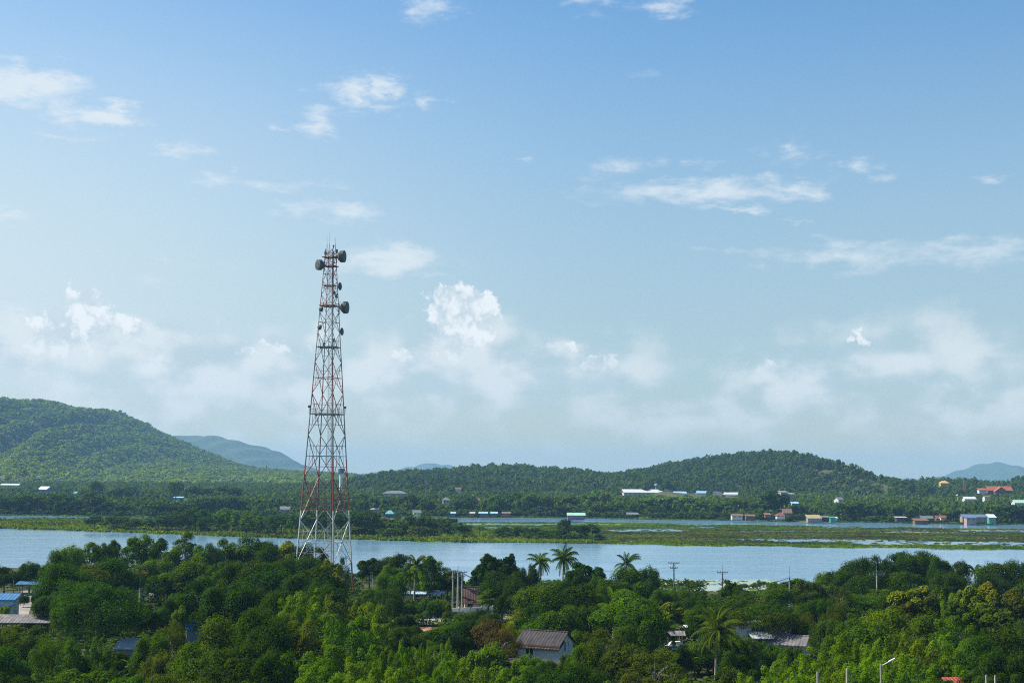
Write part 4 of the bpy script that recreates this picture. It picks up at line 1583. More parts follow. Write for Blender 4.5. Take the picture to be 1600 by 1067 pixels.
FH('house', 'magenta-roofed house above the rice field', 'house', 1218, 792, 10, 2.5, 2.5, 1180, 'cream', 'brown', 'gable', 7)
FH('house', 'house with light blue roof above the rice field', 'house', 1241, 789, 10, 3, 2, 1190, 'white', 'sky', 'gable', 7, 0, 2)
FH('house', 'white gabled house with grey roof alone on the slope', 'house', 1310, 785, 8, 5, 3.5, 1250, 'white', 'slate', 'gable', 8, .3, 1)
FH('house', 'house with bright white roof below the temple hill', 'house', 1514, 781, 17, 2, 3, 1300, 'white', 'white', 'gable', 8)
FH('house', 'small white house right of the bright white roof', 'house', 1541, 779, 8, 3, 1.8, 1350, 'white', 'brown', 'gable', 7)
FH('house', 'house with pale green roof at the right edge', 'house', 1594, 788, 22, 3, 4, 1230, 'white', 'mint', 'gable', 9)
FH('warehouse', 'blue building with white roof at the foot of the left hill', 'building', 71, 768.5, 16, 4.5, 4.0, 1520, 'blue', 'white', 'gable', 10, R(-22))
FH('warehouse', 'long pale building under palms at the left edge', 'building', 17, 760, 28, 2.5, 2.0, 1750, 'sky', 'white', 'gable', 10)
FH('house', 'small teal roof among trees below the left hill', 'house', 118, 771.5, 8, 1.5, 2, 1480, 'grey', 'teal', 'gable', 7)
FH('hut', 'low blue-grey roof beside the inlet on the left plain', 'hut', 279, 778.5, 14, 1.2, 1.4, 1350, 'grey', 'sky', 'shed', 6)
# temple on the right hill
FH('temple', 'temple hall with long orange tiled roof on the hill', 'temple', 1560, 767, 38, 1.5, 6, 1620, 'red', 'orange', 'gable', 12, 0, 0)
FH('temple', 'orange gabled temple porch facing the lake in front of the long orange roof', 'temple', 1563, 768.5, 8, 1.5, 6.5, 1600, 'red', 'orange', 'gable', 13, R(90))
FH('temple', 'lower orange roof with pale blue hall left of the long orange temple roof', 'temple', 1534, 767, 11, 1.6, 2.6, 1610, 'white', 'orange', 'shed', 8)
FH('temple', 'golden temple hall on the hilltop beside a tall tree', 'temple', 1475, 757.5, 13, 3, 3.5, 1690, 'gold', 'gold', 'hip', 8, 0, 3)


def far_tower(name, label, cat, px, pyb, pyt, Y, build):
    p = at(px, pyb, Y)
    h = at(px, pyt, Y).z - p.z
    e = empty(name, p)
    tag(e, label, cat)
    build(e, h, Y / F)
    keep(px - 3, pyt - 2, px + 3, pyt + .6 * (pyb - pyt), Y)
    return e


def b_tank(e, h, s):
    MB().lathe([(2.6 * s, -6), (2.4 * s, h * .72)], (0, 0, 0), 14).build('column', WHITE, e)
    MB().lathe([(3.0 * s, h * .72), (5.2 * s, h * .78), (5.2 * s, h), (4.6 * s, h * 1.02)], (0, 0, 0), 18).build('tank', PAL['bluer'], e)


def b_goblet(e, h, s):
    MB().lathe([(1.0 * s, -6), (.8 * s, h * .72)], (0, 0, 0), 12).build('column', PAL['sky'], e)
    MB().lathe([(.9 * s, h * .70), (2.6 * s, h * .84), (2.6 * s, h * .94), (1.4 * s, h)], (0, 0, 0), 16).build('tank', PAL['sky'], e)


def b_ball(e, h, s):
    MB().lathe([(.35 * s, -5), (.35 * s, h * .75)], (0, 0, 0), 8).build('column', WHITE, e)
    r = 1.7 * s
    MB().lathe([(r * math.sin(a) + .02, h - r - r * math.cos(a)) for a in [math.pi * i / 10 for i in range(11)]], (0, 0, 0), 16).build('tank', PAL['white'], e)


def b_sq(e, h, s):
    for sx in (-1, 1):
        for sy in (-1, 1):
            MB().bar((sx * 1.2 * s, sy * 1.2 * s, -5), (sx * 1.0 * s, sy * 1.0 * s, h * .75), .25 * s, n=5).build('leg', PAL['blue'], e)
    MB().box((0, 0, h * .88), (3.4 * s, 3.4 * s, h * .24)).build('tank', PAL['sky'], e)


def b_sign(e, h, s):
    MB().bar((0, 0, -5), (0, 0, h * .35), .5 * s, n=6).build('post', PAL['grey'], e)
    MB().box((0, 0, h * .37), (3.2 * s, 1.2, h * .10)).box((0, 0, h * .50), (3.6 * s, 1.4, h * .14)).build('lower_panel', PAL['navy'], e)
    MB().box((0, 0, h * .80), (3.8 * s, 1.4, h * .40)).build('upper_panel', plain('salmon_panel', (.62, .22, .20)), e)


def b_mast(e, h, s, col=None):
    m_ = MB()
    n = 10
    for k in range(3):
        a = k * 2.094
        q = lambda t, a=a: Vector((math.cos(a), math.sin(a), 0)) * (1.6 - 1.25 * t) * s * .9 + Vector((0, 0, h * t))
        q2 = lambda t, a=a + 2.094: Vector((math.cos(a), math.sin(a), 0)) * (1.6 - 1.25 * t) * s * .9 + Vector((0, 0, h * t))
        for i in range(n):
            m_.bar(q(i / n), q((i + 1) / n), .16, n=4).bar(q(i / n), q2((i + 1) / n), .1, n=4)
    m_.bar((0, 0, h * .95), (0, 0, h * 1.15), .12, n=4)
    m_.build('mast', col or STEEL, e)


def b_pole(e, h, s):
    MB().bar((0, 0, -5), (0, 0, h), .45, .3, 7).build('shaft', GREYP, e)
    MB().lathe([(.9, h * .9), (.9, h)], (0, 0, 0), 8).build('antenna', GREYP, e)


def b_spire(e, h, s):
    MB().lathe([(2.4 * s, -4), (2.2 * s, h * .2), (1.2 * s, h * .32), (.7 * s, h * .6), (.1 * s, h)], (0, 0, 0), 12).build('spire', PAL['orange'], e)


RW = plain('red_mast_paint', (.40, .10, .09))
far_tower('water_tower', 'white concrete water tower with blue tank seen behind the lattice tower', 'water tower', 532.5, 759, 732, 1500, b_tank)
far_tower('water_tower', 'pale blue goblet water tower behind the long white factory', 'water tower', 1025, 770, 756, 1575, b_goblet)
far_tower('water_tower', 'small ball-topped water tower left of the bright white roof', 'water tower', 1496, 782, 772, 1290, b_ball)
far_tower('water_tower', 'square pale blue water tank on legs below the left hill', 'water tower', 88, 760, 748.5, 1750, b_sq)
far_tower('sign_tower', 'tall salmon and navy sign panel on a post below the dark hill', 'sign', 665.5, 766, 750, 1420, b_sign)
far_tower('phone_mast', 'dark slender mast rising from the lit slope left of the tower', 'mast', 415.5, 756, 727, 1900, b_pole)
far_tower('phone_mast', 'thin tall mast where the dark hill runs out', 'mast', 1370, 758, 744, 1850, b_mast)
far_tower('phone_mast', 'red and white lattice mast left of the orange temple roofs', 'mast', 1506, 768, 746, 1610, lambda e, h, s: b_mast(e, h, s * 1.3, RW))
far_tower('temple_spire', 'slim orange pagoda spire below the saddle of the hill', 'spire', 1383, 770, 752, 1640, b_spire)


# ---------------------------------------------------------------- hills
SPUR = .14


def hill_fn(prof, Yr, Df, Db, tree, spur, seed, base0=None):
    pts = [(at(px, py, Yr).x, at(px, py, Yr).z - tree) for px, py in prof]
    rs = random.Random(seed)
    ph = [rs.uniform(0, 6.28) for _ in range(8)]

    def f(x, y):
        # look up the ridge along the line of sight so that the fan of spurs follows the ground
        t = (y - (Yr - Df)) / Df
        zr = interp(pts, x)
        zr += (zr - 25) * .012 * (math.sin(x / (spur * .8) + ph[4]) + .7 * math.sin(x / (spur * .37) + ph[5])) if zr > 30 else 0
        base = far_z(x, min(y, 2600)) - 3 if base0 is None else base0
        if t <= 1:
            t = max(0, t)
            s_ = .45 * t + .55 * t * t * (3 - 2 * t)
            u = (x + 110 * math.sin(y / 420 + ph[0])) / spur
            n1 = math.sin(u + ph[1]) + .6 * math.sin(2.1 * u + ph[2] + y / 400) + .35 * math.sin(4.3 * u + ph[3] + y / 170)
            z = base + max(0, zr - base) * (s_ + SPUR * n1 * (4 * t * (1 - t)) ** 1.1)
        else:
            q = (y - Yr) / Db
            z = base + max(0, zr - base) * max(0, 1 - q * q)
        return z
    return f, pts


def hill_mesh(name, f, x0, x1, y0, y1, nx, ny, mat):
    v = [(x0 + (x1 - x0) * i / nx, y0 + (y1 - y0) * j / ny, 0) for j in range(ny + 1) for i in range(nx + 1)]
    v = [(x, y, f(x, y)) for x, y, _ in v]
    fc = [(j * (nx + 1) + i, j * (nx + 1) + i + 1, (j + 1) * (nx + 1) + i + 1, (j + 1) * (nx + 1) + i) for j in range(ny) for i in range(nx)]
    me_ = bpy.data.meshes.new(name)
    me_.from_pydata(v, [], fc)
    me_.materials.append(mat)
    for p in me_.polygons:
        p.use_smooth = True
    me_.update()
    return tag(link(name, me_), kind='structure')


HILLG = ground_mat('hill_floor', ((.04, .06, .02), (.055, .07, .025), (.12, .09, .05)), .01, .06)
LEFT_P = [(-600, 668), (-420, 650), (-250, 640), (-120, 632), (0, 619), (20, 623), (38, 627), (60, 625), (75, 624.5), (110, 634), (180, 642), (220, 659), (262, 680), (300, 698),
          (340, 713), (380, 727), (440, 733), (500, 737), (560, 740), (620, 747), (700, 752), (800, 756), (900, 757)]
MID_P = [(430, 760), (530, 754), (570, 745), (600, 740), (650, 736), (700, 733), (740, 728), (800, 727), (850, 731), (900, 735), (945, 743), (1000, 735), (1050, 723),
         (1100, 716), (1150, 709), (1190, 706), (1230, 711), (1260, 721), (1300, 734), (1340, 745), (1380, 754.5), (1420, 755), (1450, 749),
         (1480, 749), (1530, 757), (1570, 757), (1600, 749), (1650, 738), (1720, 730), (1850, 740)]
fL, _ = hill_fn(LEFT_P, 3300, 1500, 900, 9, 34, 3)
fM, _ = hill_fn(MID_P, 2000, 620, 500, 9, 42, 8)
hill_mesh('hills', fL, -2000, 160, 1800, 4200, 130, 90, HILLG)
hill_mesh('hills', fM, -330, 1000, 1380, 2500, 130, 70, HILLG)
FARM = ground_mat('mountain_forest', ((.04, .065, .025), (.05, .075, .03), (.075, .085, .04)), .004, .03)
for (nm, P, Yr) in (('mountain_left', [(120, 700), (200, 690), (262, 679), (300, 681), (340, 685), (375, 691), (400, 697), (430, 708), (455, 720), (480, 733), (540, 748), (640, 755)], 7000),
                    ('mountain_middle', [(480, 756), (560, 743), (620, 735), (650, 729), (668, 723), (690, 727), (705, 729), (722, 735), (760, 744), (850, 748), (930, 738), (960, 739), (1000, 748)], 10500),
                    ('mountain_right', [(1180, 735), (1240, 727), (1290, 725), (1320, 733), (1350, 741), (1390, 748), (1408, 747), (1425, 750), (1450, 750), (1490, 745), (1515, 735), (1540, 726), (1556, 721), (1570, 725),
                                        (1582, 734), (1598, 731), (1620, 737), (1700, 752)], 9500)):
    f_, pts_ = hill_fn(P, Yr, 1500, 1000, 0, 420, Yr, base0=5)
    fz = lambda x, y, f_=f_: f_(x, y) + 7 * math.sin(x / 57 + y / 91) + 5 * math.sin(x / 23 - y / 71 + 1)
    hill_mesh('mountain', fz, pts_[0][0], pts_[-1][0], Yr - 1500, Yr + 900, 160, 40, FARM)

# ---------------------------------------------------------------- woods that read as one mass
rgF = np.random.default_rng(77)


def templates(n, n_leaf, leaf, seed):
    o = []
    for i in range(n):
        rg = np.random.default_rng(seed + i)
        V, T = crown_arrays(rg, 1.0, .8, .75, 9, .42, n_leaf, leaf, .8, 1.0, -.3, .85)
        V = V.reshape(-1, 4, 3).copy()
        V[:, :, 2] *= 1.0 / np.percentile(V[:, :, 2], 99)
        o.append((V, T))
    return o


def forest(name, pts, tmpl, color, label, cat='woodland', tvar=.55, kind='stuff'):
    """pts: rows x, y, z, half width, height, tint"""
    pts = np.asarray(pts)
    Vs, Ts = [], []
    pick = rgF.integers(0, len(tmpl), len(pts))
    ang = rgF.uniform(0, 6.283, len(pts))
    for k, (V, T) in enumerate(tmpl):
        s = pts[pick == k]
        a = ang[pick == k]
        if not len(s):
            continue
        c, sn = np.cos(a)[:, None, None], np.sin(a)[:, None, None]
        w = s[:, 3][:, None, None]
        X = (V[None, :, :, 0] * c - V[None, :, :, 1] * sn) * w + s[:, 0][:, None, None]
        Yv = (V[None, :, :, 0] * sn + V[None, :, :, 1] * c) * w + s[:, 1][:, None, None]
        Z = V[None, :, :, 2] * s[:, 4][:, None, None] + s[:, 2][:, None, None]
        Vs.append(np.stack([X, Yv, Z], -1).reshape(-1, 3))
        Ts.append(np.clip(T[None, :] * (1 - tvar) + s[:, 5][:, None] * tvar, 0, 1).ravel())
    V = np.vstack(Vs)
    T = np.concatenate(Ts)
    o = link(name, np_mesh(name, V, len(T), [LEAF], T))
    o.color = color + (1,)
    return tag(o, label, cat, kind=kind)


def blocked(px, w, yt, yb, Y):
    for (x0, y0, x1, y1, Yk) in KEEP:
        if Y < Yk - 1 and px + w > x0 and px - w < x1 and yt < y1 and yb > y0:
            return True
    return False


def wnoise(x, y, s, k=0.0):
    """cheap smooth noise 0..1"""
    return .5 + .5 * math.sin(x / s + 1.7 * math.sin(y / s * .8 + k) + k) * math.cos(y / s * 1.3 + 1.1 * math.sin(x / s * .6 + k))


def scatter_hill(f, px0, px1, y0, y1, n, w, h, keepers=True, tf=None):
    o = []
    g = random.Random(int(n + y0))
    while len(o) < n:
        y = y0 + (y1 - y0) * math.sqrt(g.random())
        px = g.uniform(px0, px1)
        x = at(px, 740, y).x
        z = f(x, y)
        if z < far_z(x, y) - .5:
            if g.random() < .98:
                n -= .3
                continue
        q_ = min(1.6, math.exp(g.gauss(0, .3)))
        hh, ww = h * q_ * g.uniform(.75, 1.2), w * q_ * g.uniform(.8, 1.25)
        if wnoise(x, y, 37, 2.2) + .35 * g.random() < .22:
            hh, ww = hh * .45, ww * .5
        if keepers:
            u, v = proj((x, y, z + hh))
            if blocked(u, ww / y * F * .8, v, v + hh / y * F, y):
                hh, ww = hh * .4, ww * .7
                u, v = proj((x, y, z + hh))
            if blocked(u, ww / y * F * .6, v, v + hh / y * F, y):
                n -= .2
                continue
        t = (.25 + .5 * wnoise(x, y, 90) + .35 * g.random()) if tf is None else tf(x, y, g)
        o.append((x, y, z - .12 * hh, ww, hh, min(1, max(0, t - .1))))
    return o


TF40 = templates(6, 44, .62, 500)
TF26 = templates(6, 30, .75, 520)
low_sunlit = lambda x, y, g: .45 * g.random() + .25 * wnoise(x, y, 120) + .5 * max(0, 1 - (y - 1800) / 800)  # lighter tint towards the hill foot, sunlight put into the leaf colour
forest('hill_forest', scatter_hill(fL, -60, 760, 1810, 3380, 21000, 4.3, 6.8, False, low_sunlit), TF26, (.105, .160, .016), 'forest covering the large sunlit hill on the left', 'forest')
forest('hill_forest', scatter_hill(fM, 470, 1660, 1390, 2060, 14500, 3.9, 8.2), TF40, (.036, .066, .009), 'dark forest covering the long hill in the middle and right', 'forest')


def plain_trees(n, Ya, Yb, seed):
    g = random.Random(seed)
    o = []
    tries = 0
    while len(o) < n and tries < n * 4:
        tries += 1
        Y = math.sqrt(g.uniform(Ya * Ya, Yb * Yb))
        px = g.uniform(-50, 1650)
        x = at(px, 760, Y).x
        if Y < far_y(x) + 9:
            continue
        z = far_z(x, Y)
        left = px < 460
        if Y < far_y(x) + 22 and g.random() < .75:
            hh, ww = g.uniform(1.5, 4.5), g.uniform(2, 4.5)
            u, v = proj((x, Y, z + hh))
            if not blocked(u, ww / Y * F, v, v + hh / Y * F, Y):
                o.append((x, Y, z - .4, ww, hh, .2 + .6 * g.random()))
            continue
        hh = (g.uniform(5, 11) if Y > 1080 else g.uniform(5, 13)) * (1.0 if not left else .95)
        ww = g.uniform(3.0, 5.6)
        u, v = proj((x, Y, z + hh))
        if blocked(u, ww / Y * F, v, v + hh / Y * F, Y):
            hh *= .4
            ww *= .6
            u, v = proj((x, Y, z + hh))
            if blocked(u, ww / Y * F, v, v + hh / Y * F, Y):
                continue
        # clearings: inlets and fields
        if 150 < px < 305 and 1150 < Y < 1335 and v < 792:
            continue
        if px > 1100 and 1030 < Y < 1135 and g.random() < .65:
            continue
        t = .65 * g.random() + .30 * wnoise(x, Y, 60, 2.)
        if px > 850 and 1050 < Y < 1500:
            t += .40 * wnoise(x, Y, 45, 5.)
        o.append((x, Y, z - .1 * hh, ww, hh, min(1, t)))
    return o


forest('woodland', plain_trees(13500, 965, 1950, 5), TF40, (.044, .080, .009), 'mixed trees covering the plain behind the far shore', 'woodland')

# ---------------------------------------------------------------- single trees
COLS = {'D': (.022, .049, .0054), 'M': (.041, .085, .0062), 'L': (.060, .116, .006), 'Y': (.105, .150, .009), 'O': (.048, .068, .009),
        'B': (.060, .050, .016), 'G': (.098, .118, .011), 'F': (.030, .064, .0075), 'P': (.050, .082, .009)}
COLN = {'D': 'dark green', 'M': 'mid green', 'L': 'bright green', 'Y': 'yellow-green', 'O': 'olive green', 'B': 'brownish', 'G': 'golden-tinged', 'F': 'deep green'}
KINDN = {'broad': ('broad tree', 'tree'), 'feathery': ('feathery spreading tree', 'tree'), 'upright': ('slender upright tree', 'tree'),
         'big_leaf': ('large-leaved tree', 'tree'), 'layered': ('flat-layered spreading tree', 'tree'), 'bush': ('rounded bush', 'bush'),
         'sparse': ('thin-leaved twiggy tree', 'tree'), 'bamboo': ('plumed bamboo clump', 'bamboo')}
NAMEK = {'bush': 'bush', 'bamboo': 'bamboo_clump'}
rT = random.Random(4)
used = {}


def plant(kind, loc, h, w, col, label, cat, group=None, name=None, jitter=.12):
    """copy of a prototype: an Empty with its trunk and crown"""
    lst = PROTO[kind]
    i = used.get(kind, rT.randrange(len(lst)))
    used[kind] = i + 1
    cr, tk, H0, W0 = lst[i % len(lst)]
    e = empty(name or NAMEK.get(kind, 'tree'), loc, rT.uniform(0, 6.28))
    e.scale = (w / W0, w / W0 * rT.uniform(.9, 1.1), h / H0)
    tag(e, label, cat, group)
    c = link(cr.name, cr, e)
    j = [1 + rT.uniform(-jitter, jitter) for _ in range(3)]
    c.color = tuple(a * b_ for a, b_ in zip(COLS[col], j)) + (1,)
    link(tk.name, tk, e)
    return e


LM = [('the lattice tower', 508, 880), ('the dark-roofed gabled house', 852, 1005), ('the brown-roofed house', 740, 935), ('the tall coconut palm', 1120, 985),
      ('the grouped utility poles', 713, 925), ('the blue-roofed shelter', 47, 912), ('the blue hut', 305, 983), ('the grey metal hut', 199, 1012), ('the long grey shed', 36, 970),
      ('the television aerial', 299, 945), ('the dry palm', 219, 920), ('the flat-roofed white house', 1165, 975), ('the grey-tiled house', 1205, 992),
      ('the two-arm brown pole', 1053, 898), ('the single-arm brown pole', 1129, 905), ('the tall pale concrete pole', 1234, 925), ('the wide-armed grey pole', 1371, 908),
      ('the twin lakeside palms', 862, 880), ('the lone lakeside palm', 978, 880), ('the white boundary wall', 665, 960), ('the slanted-arm street lamp', 1379, 1050), ('the little lakeside palm', 1523, 893),
      ('the solar lamp over the carport', 1061, 990), ('the red ribbed roof', 1515, 1066), ('the left-edge blue house', 8, 950)]

NEAR = [  # crown-top pixel x, y, crown width in pixels, height in metres, kind, colour
    # left shore row
    (8, 882, 46, 6, 'broad', 'D'), (48, 877, 40, 7, 'broad', 'D'), (22, 892, 40, 5, 'broad', 'D'), (-14, 888, 40, 6, 'broad', 'M'),
    (85, 857, 42, 11, 'broad', 'M'), (112, 849, 44, 11, 'broad', 'L'), (140, 845, 40, 11, 'upright', 'M'), (160, 846, 30, 11, 'upright', 'M'), (178, 842, 34, 11.5, 'upright', 'M'),
    (200, 852, 30, 10.5, 'upright', 'L'), (222, 833, 44, 12.5, 'upright', 'L'), (252, 839, 36, 12, 'upright', 'F'), (290, 829, 40, 12.5, 'upright', 'M'), (270, 851, 30, 11, 'upright', 'L'),
    (312, 850, 36, 11, 'upright', 'L'), (333, 846, 34, 11.5, 'broad', 'M'), (352, 839, 36, 12, 'upright', 'L'), (372, 846, 40, 11, 'upright', 'L'),
    (398, 838, 84, 12, 'broad', 'D'), (428, 850, 60, 11, 'broad', 'D'), (450, 843, 44, 11.5, 'upright', 'Y'), (475, 846, 34, 11, 'broad', 'D'), (500, 852, 30, 10.5, 'upright', 'O'),
    (100, 876, 86, 11, 'broad', 'F'), (140, 880, 70, 10, 'broad', 'O'), (185, 868, 78, 10.5, 'broad', 'F'), (245, 872, 70, 10.5, 'broad', 'M'), (205, 893, 50, 10, 'broad', 'M'),
    (300, 868, 84, 10.5, 'broad', 'M'), (345, 874, 84, 11, 'broad', 'F'), (385, 872, 90, 11.5, 'broad', 'D'), (425, 878, 90, 11, 'broad', 'D'), (262, 893, 70, 10, 'broad', 'D'),
    (310, 898, 90, 10, 'broad', 'D'), (360, 905, 100, 11, 'broad', 'D'), (120, 903, 70, 9.5, 'broad', 'F'), (78, 900, 50, 9, 'broad', 'F'), (400, 915, 80, 10, 'broad', 'D'),
    (160, 905, 138, 12.5, 'feathery', 'F'), (62, 938, 44, 5, 'bush', 'Y'), (95, 943, 40, 6, 'broad', 'M'), (250, 943, 34, 6.5, 'broad', 'M'), (228, 938, 40, 7, 'broad', 'D'), (262, 931, 36, 7, 'broad', 'D'),
    (280, 942, 26, 8, 'upright', 'L'), (272, 962, 40, 7, 'sparse', 'O'), (360, 957, 108, 10, 'broad', 'M'), (410, 948, 90, 11, 'broad', 'D'), (330, 940, 60, 8, 'broad', 'F'), (322, 925, 70, 9, 'broad', 'D'),
    (5, 976, 60, 6, 'broad', 'O'), (85, 984, 72, 7.5, 'feathery', 'M'), (45, 987, 50, 6, 'broad', 'D'), (112, 992, 66, 8, 'bamboo', 'F'), (150, 990, 60, 8, 'bamboo', 'F'), (180, 987, 42, 6, 'broad', 'D'),
    (10, 1002, 80, 7, 'broad', 'M'), (240, 983, 62, 7.5, 'broad', 'M'), (265, 972, 60, 8, 'sparse', 'O'), (312, 1000, 90, 8.5, 'broad', 'M'), (360, 1010, 110, 9, 'broad', 'D'), (285, 1018, 80, 7, 'broad', 'F'),
    (255, 1012, 70, 7, 'broad', 'O'), (130, 1038, 110, 5.5, 'bush', 'M'), (205, 1045, 90, 5.5, 'bush', 'M'), (20, 1045, 90, 5, 'bush', 'D'), (270, 1046, 90, 6, 'broad', 'O'), (330, 1045, 110, 6.5, 'broad', 'M'), (380, 1046, 50, 5, 'bush', 'L'),
    (160, 1030, 50, 5.5, 'bush', 'M'), (80, 1060, 90, 5, 'bush', 'M'), (420, 1060, 70, 5, 'broad', 'D'),
    # round the tower
    (470, 864, 96, 11, 'broad', 'D'), (435, 872, 80, 11, 'broad', 'D'), (500, 880, 84, 10.5, 'broad', 'D'), (517, 872, 40, 10.5, 'big_leaf', 'G'), (525, 893, 36, 9, 'big_leaf', 'G'), (455, 895, 90, 10.5, 'broad', 'D'),
    (505, 906, 80, 10, 'broad', 'D'), (440, 918, 90, 10.5, 'broad', 'D'), (536, 866, 22, 11.5, 'sparse', 'D'),
    (480, 919, 90, 11, 'bamboo', 'L'), (520, 924, 84, 11, 'bamboo', 'O'), (455, 930, 70, 10.5, 'bamboo', 'M'), (560, 935, 80, 10, 'bamboo', 'L'), (500, 945, 90, 10, 'bamboo', 'M'), (545, 955, 90, 9.5, 'bamboo', 'M'),
    (465, 960, 90, 9.5, 'bamboo', 'O'), (585, 942, 50, 8.5, 'broad', 'L'), (590, 960, 60, 8.5, 'bamboo', 'L'), (572, 916, 40, 6, 'broad', 'M'), (590, 900, 40, 6.5, 'broad', 'M'),
    (578, 871, 40, 9.5, 'big_leaf', 'D'), (600, 869, 44, 9.5, 'broad', 'D'), (612, 880, 44, 8.5, 'broad', 'M'), (631, 862, 48, 10, 'broad', 'D'), (610, 892, 50, 8, 'broad', 'M'), (672, 866, 36, 10, 'upright', 'L'),
    (664, 884, 30, 9, 'broad', 'F'), (700, 886, 46, 9, 'broad', 'D'), (690, 896, 40, 7.5, 'broad', 'D'), (720, 915, 30, 5.5, 'broad', 'D'), (625, 898, 76, 9, 'sparse', 'F'), (605, 908, 60, 8.5, 'feathery', 'F'), (628, 925, 60, 8, 'feathery', 'F'),
    (672, 924, 46, 5.5, 'bush', 'M'), (694, 927, 30, 5, 'bush', 'L'), (640, 935, 36, 5.5, 'bush', 'M'),
    (770, 864, 54, 11, 'big_leaf', 'D'), (793, 863, 36, 11, 'big_leaf', 'D'), (752, 882, 34, 9.5, 'big_leaf', 'D'), (785, 890, 70, 9, 'broad', 'D'), (775, 912, 60, 8.5, 'broad', 'D'), (800, 905, 50, 8.5, 'broad', 'D'),
    (692, 953, 62, 6.5, 'broad', 'M'), (725, 963, 70, 6.5, 'broad', 'D'), (690, 967, 70, 6.5, 'broad', 'F'), (765, 960, 70, 7, 'broad', 'B'), (742, 962, 50, 6.5, 'broad', 'D'), (795, 968, 40, 6, 'sparse', 'G'), (780, 975, 70, 6.5, 'sparse', 'B'),
    (625, 955, 60, 8, 'broad', 'D'), (642, 962, 40, 6, 'broad', 'D'), (615, 975, 50, 7, 'broad', 'M'), (650, 985, 50, 6, 'broad', 'D'),
    (400, 983, 84, 10, 'broad', 'D'), (425, 950, 70, 10, 'broad', 'D'), (410, 1015, 90, 9, 'broad', 'D'), (440, 1005, 70, 9, 'broad', 'D'),
    (470, 1014, 90, 8.5, 'bamboo', 'L'), (500, 1028, 100, 8, 'bamboo', 'L'), (550, 1018, 66, 8, 'bamboo', 'L'), (580, 1003, 66, 8.5, 'bamboo', 'L'), (606, 1006, 50, 8.5, 'bamboo', 'M'), (628, 992, 34, 9, 'bamboo', 'L'), (645, 1012, 40, 8, 'bamboo', 'L'),
    (600, 1030, 90, 7.5, 'bamboo', 'L'), (560, 1045, 90, 7, 'bamboo', 'L'), (668, 995, 28, 8.5, 'bamboo', 'L'), (697, 993, 34, 8.5, 'bamboo', 'L'), (715, 1012, 60, 8, 'bamboo', 'L'), (690, 1025, 70, 7.5, 'bamboo', 'M'), (735, 1030, 80, 7, 'bamboo', 'L'),
    (762, 1000, 64, 5.5, 'bush', 'L'), (785, 1032, 80, 6, 'bamboo', 'L'), (640, 1045, 80, 6.5, 'bamboo', 'M'), (820, 1045, 60, 5.5, 'bamboo', 'L'), (520, 990, 90, 9, 'bamboo', 'M'),
    # centre
    (812, 884, 30, 9, 'broad', 'D'), (830, 879, 30, 9.5, 'broad', 'D'), (912, 876, 62, 9.5, 'big_leaf', 'D'), (893, 886, 44, 9, 'broad', 'D'), (940, 897, 40, 8, 'broad', 'M'), (850, 904, 84, 10, 'broad', 'M'), (905, 908, 70, 9, 'broad', 'D'),
    (985, 884, 74, 9.5, 'broad', 'F'), (1012, 882, 46, 9.5, 'broad', 'D'), (955, 908, 70, 8.5, 'broad', 'D'), (875, 943, 76, 8.5, 'broad', 'M'), (830, 940, 60, 8, 'broad', 'D'), (915, 940, 60, 8, 'broad', 'D'), (845, 960, 60, 7, 'broad', 'M'),
    (980, 921, 110, 10, 'broad', 'M'), (1000, 945, 80, 9.5, 'broad', 'F'), (1060, 914, 60, 6.5, 'broad', 'M'), (1090, 922, 40, 6, 'broad', 'D'), (1035, 918, 44, 7, 'broad', 'F'), (1045, 940, 50, 7.5, 'big_leaf', 'Y'), (1025, 950, 40, 7, 'broad', 'M'),
    (1143, 904, 30, 7.5, 'big_leaf', 'D'), (1160, 915, 34, 6.5, 'broad', 'D'), (1165, 924, 110, 8, 'layered', 'F'), (1205, 935, 110, 8, 'layered', 'D'), (1105, 935, 70, 8, 'broad', 'D'), (1085, 950, 60, 8.5, 'broad', 'M'), (1190, 945, 110, 8, 'layered', 'F'),
    (900, 983, 40, 6.5, 'broad', 'L'), (946, 976, 76, 9, 'sparse', 'O'), (920, 995, 60, 7.5, 'broad', 'M'), (880, 958, 50, 7, 'broad', 'D'), (1024, 1000, 110, 8, 'sparse', 'O'), (975, 1000, 70, 7.5, 'broad', 'O'), (832, 1012, 44, 4.5, 'broad', 'L'), (820, 998, 26, 5.5, 'upright', 'M'),
    (860, 1036, 90, 6.5, 'broad', 'D'), (910, 1028, 70, 6.5, 'broad', 'D'), (950, 1056, 60, 5, 'bush', 'L'), (1000, 1045, 80, 6, 'broad', 'O'), (1105, 985, 60, 8, 'broad', 'M'), (1145, 990, 70, 8, 'broad', 'M'), (1085, 1008, 70, 7, 'broad', 'F'), (1150, 1010, 60, 7, 'broad', 'D'),
    (1070, 975, 30, 7, 'broad', 'D'), (1115, 1015, 80, 7, 'broad', 'D'), (1150, 1035, 50, 5.5, 'bush', 'O'), (1170, 1045, 60, 5.5, 'bamboo', 'L'), (1060, 1052, 70, 5, 'bush', 'M'), (1110, 1056, 50, 4.5, 'bush', 'M'), (790, 1060, 60, 5, 'bush', 'L'),
    # right
    (1213, 908, 50, 7, 'broad', 'M'), (1240, 903, 40, 7, 'big_leaf', 'M'), (1262, 902, 50, 7.5, 'broad', 'F'), (1285, 892, 46, 8.5, 'broad', 'L'), (1310, 886, 50, 9, 'broad', 'D'), (1343, 868, 66, 10.5, 'broad', 'D'), (1376, 866, 44, 11, 'broad', 'D'),
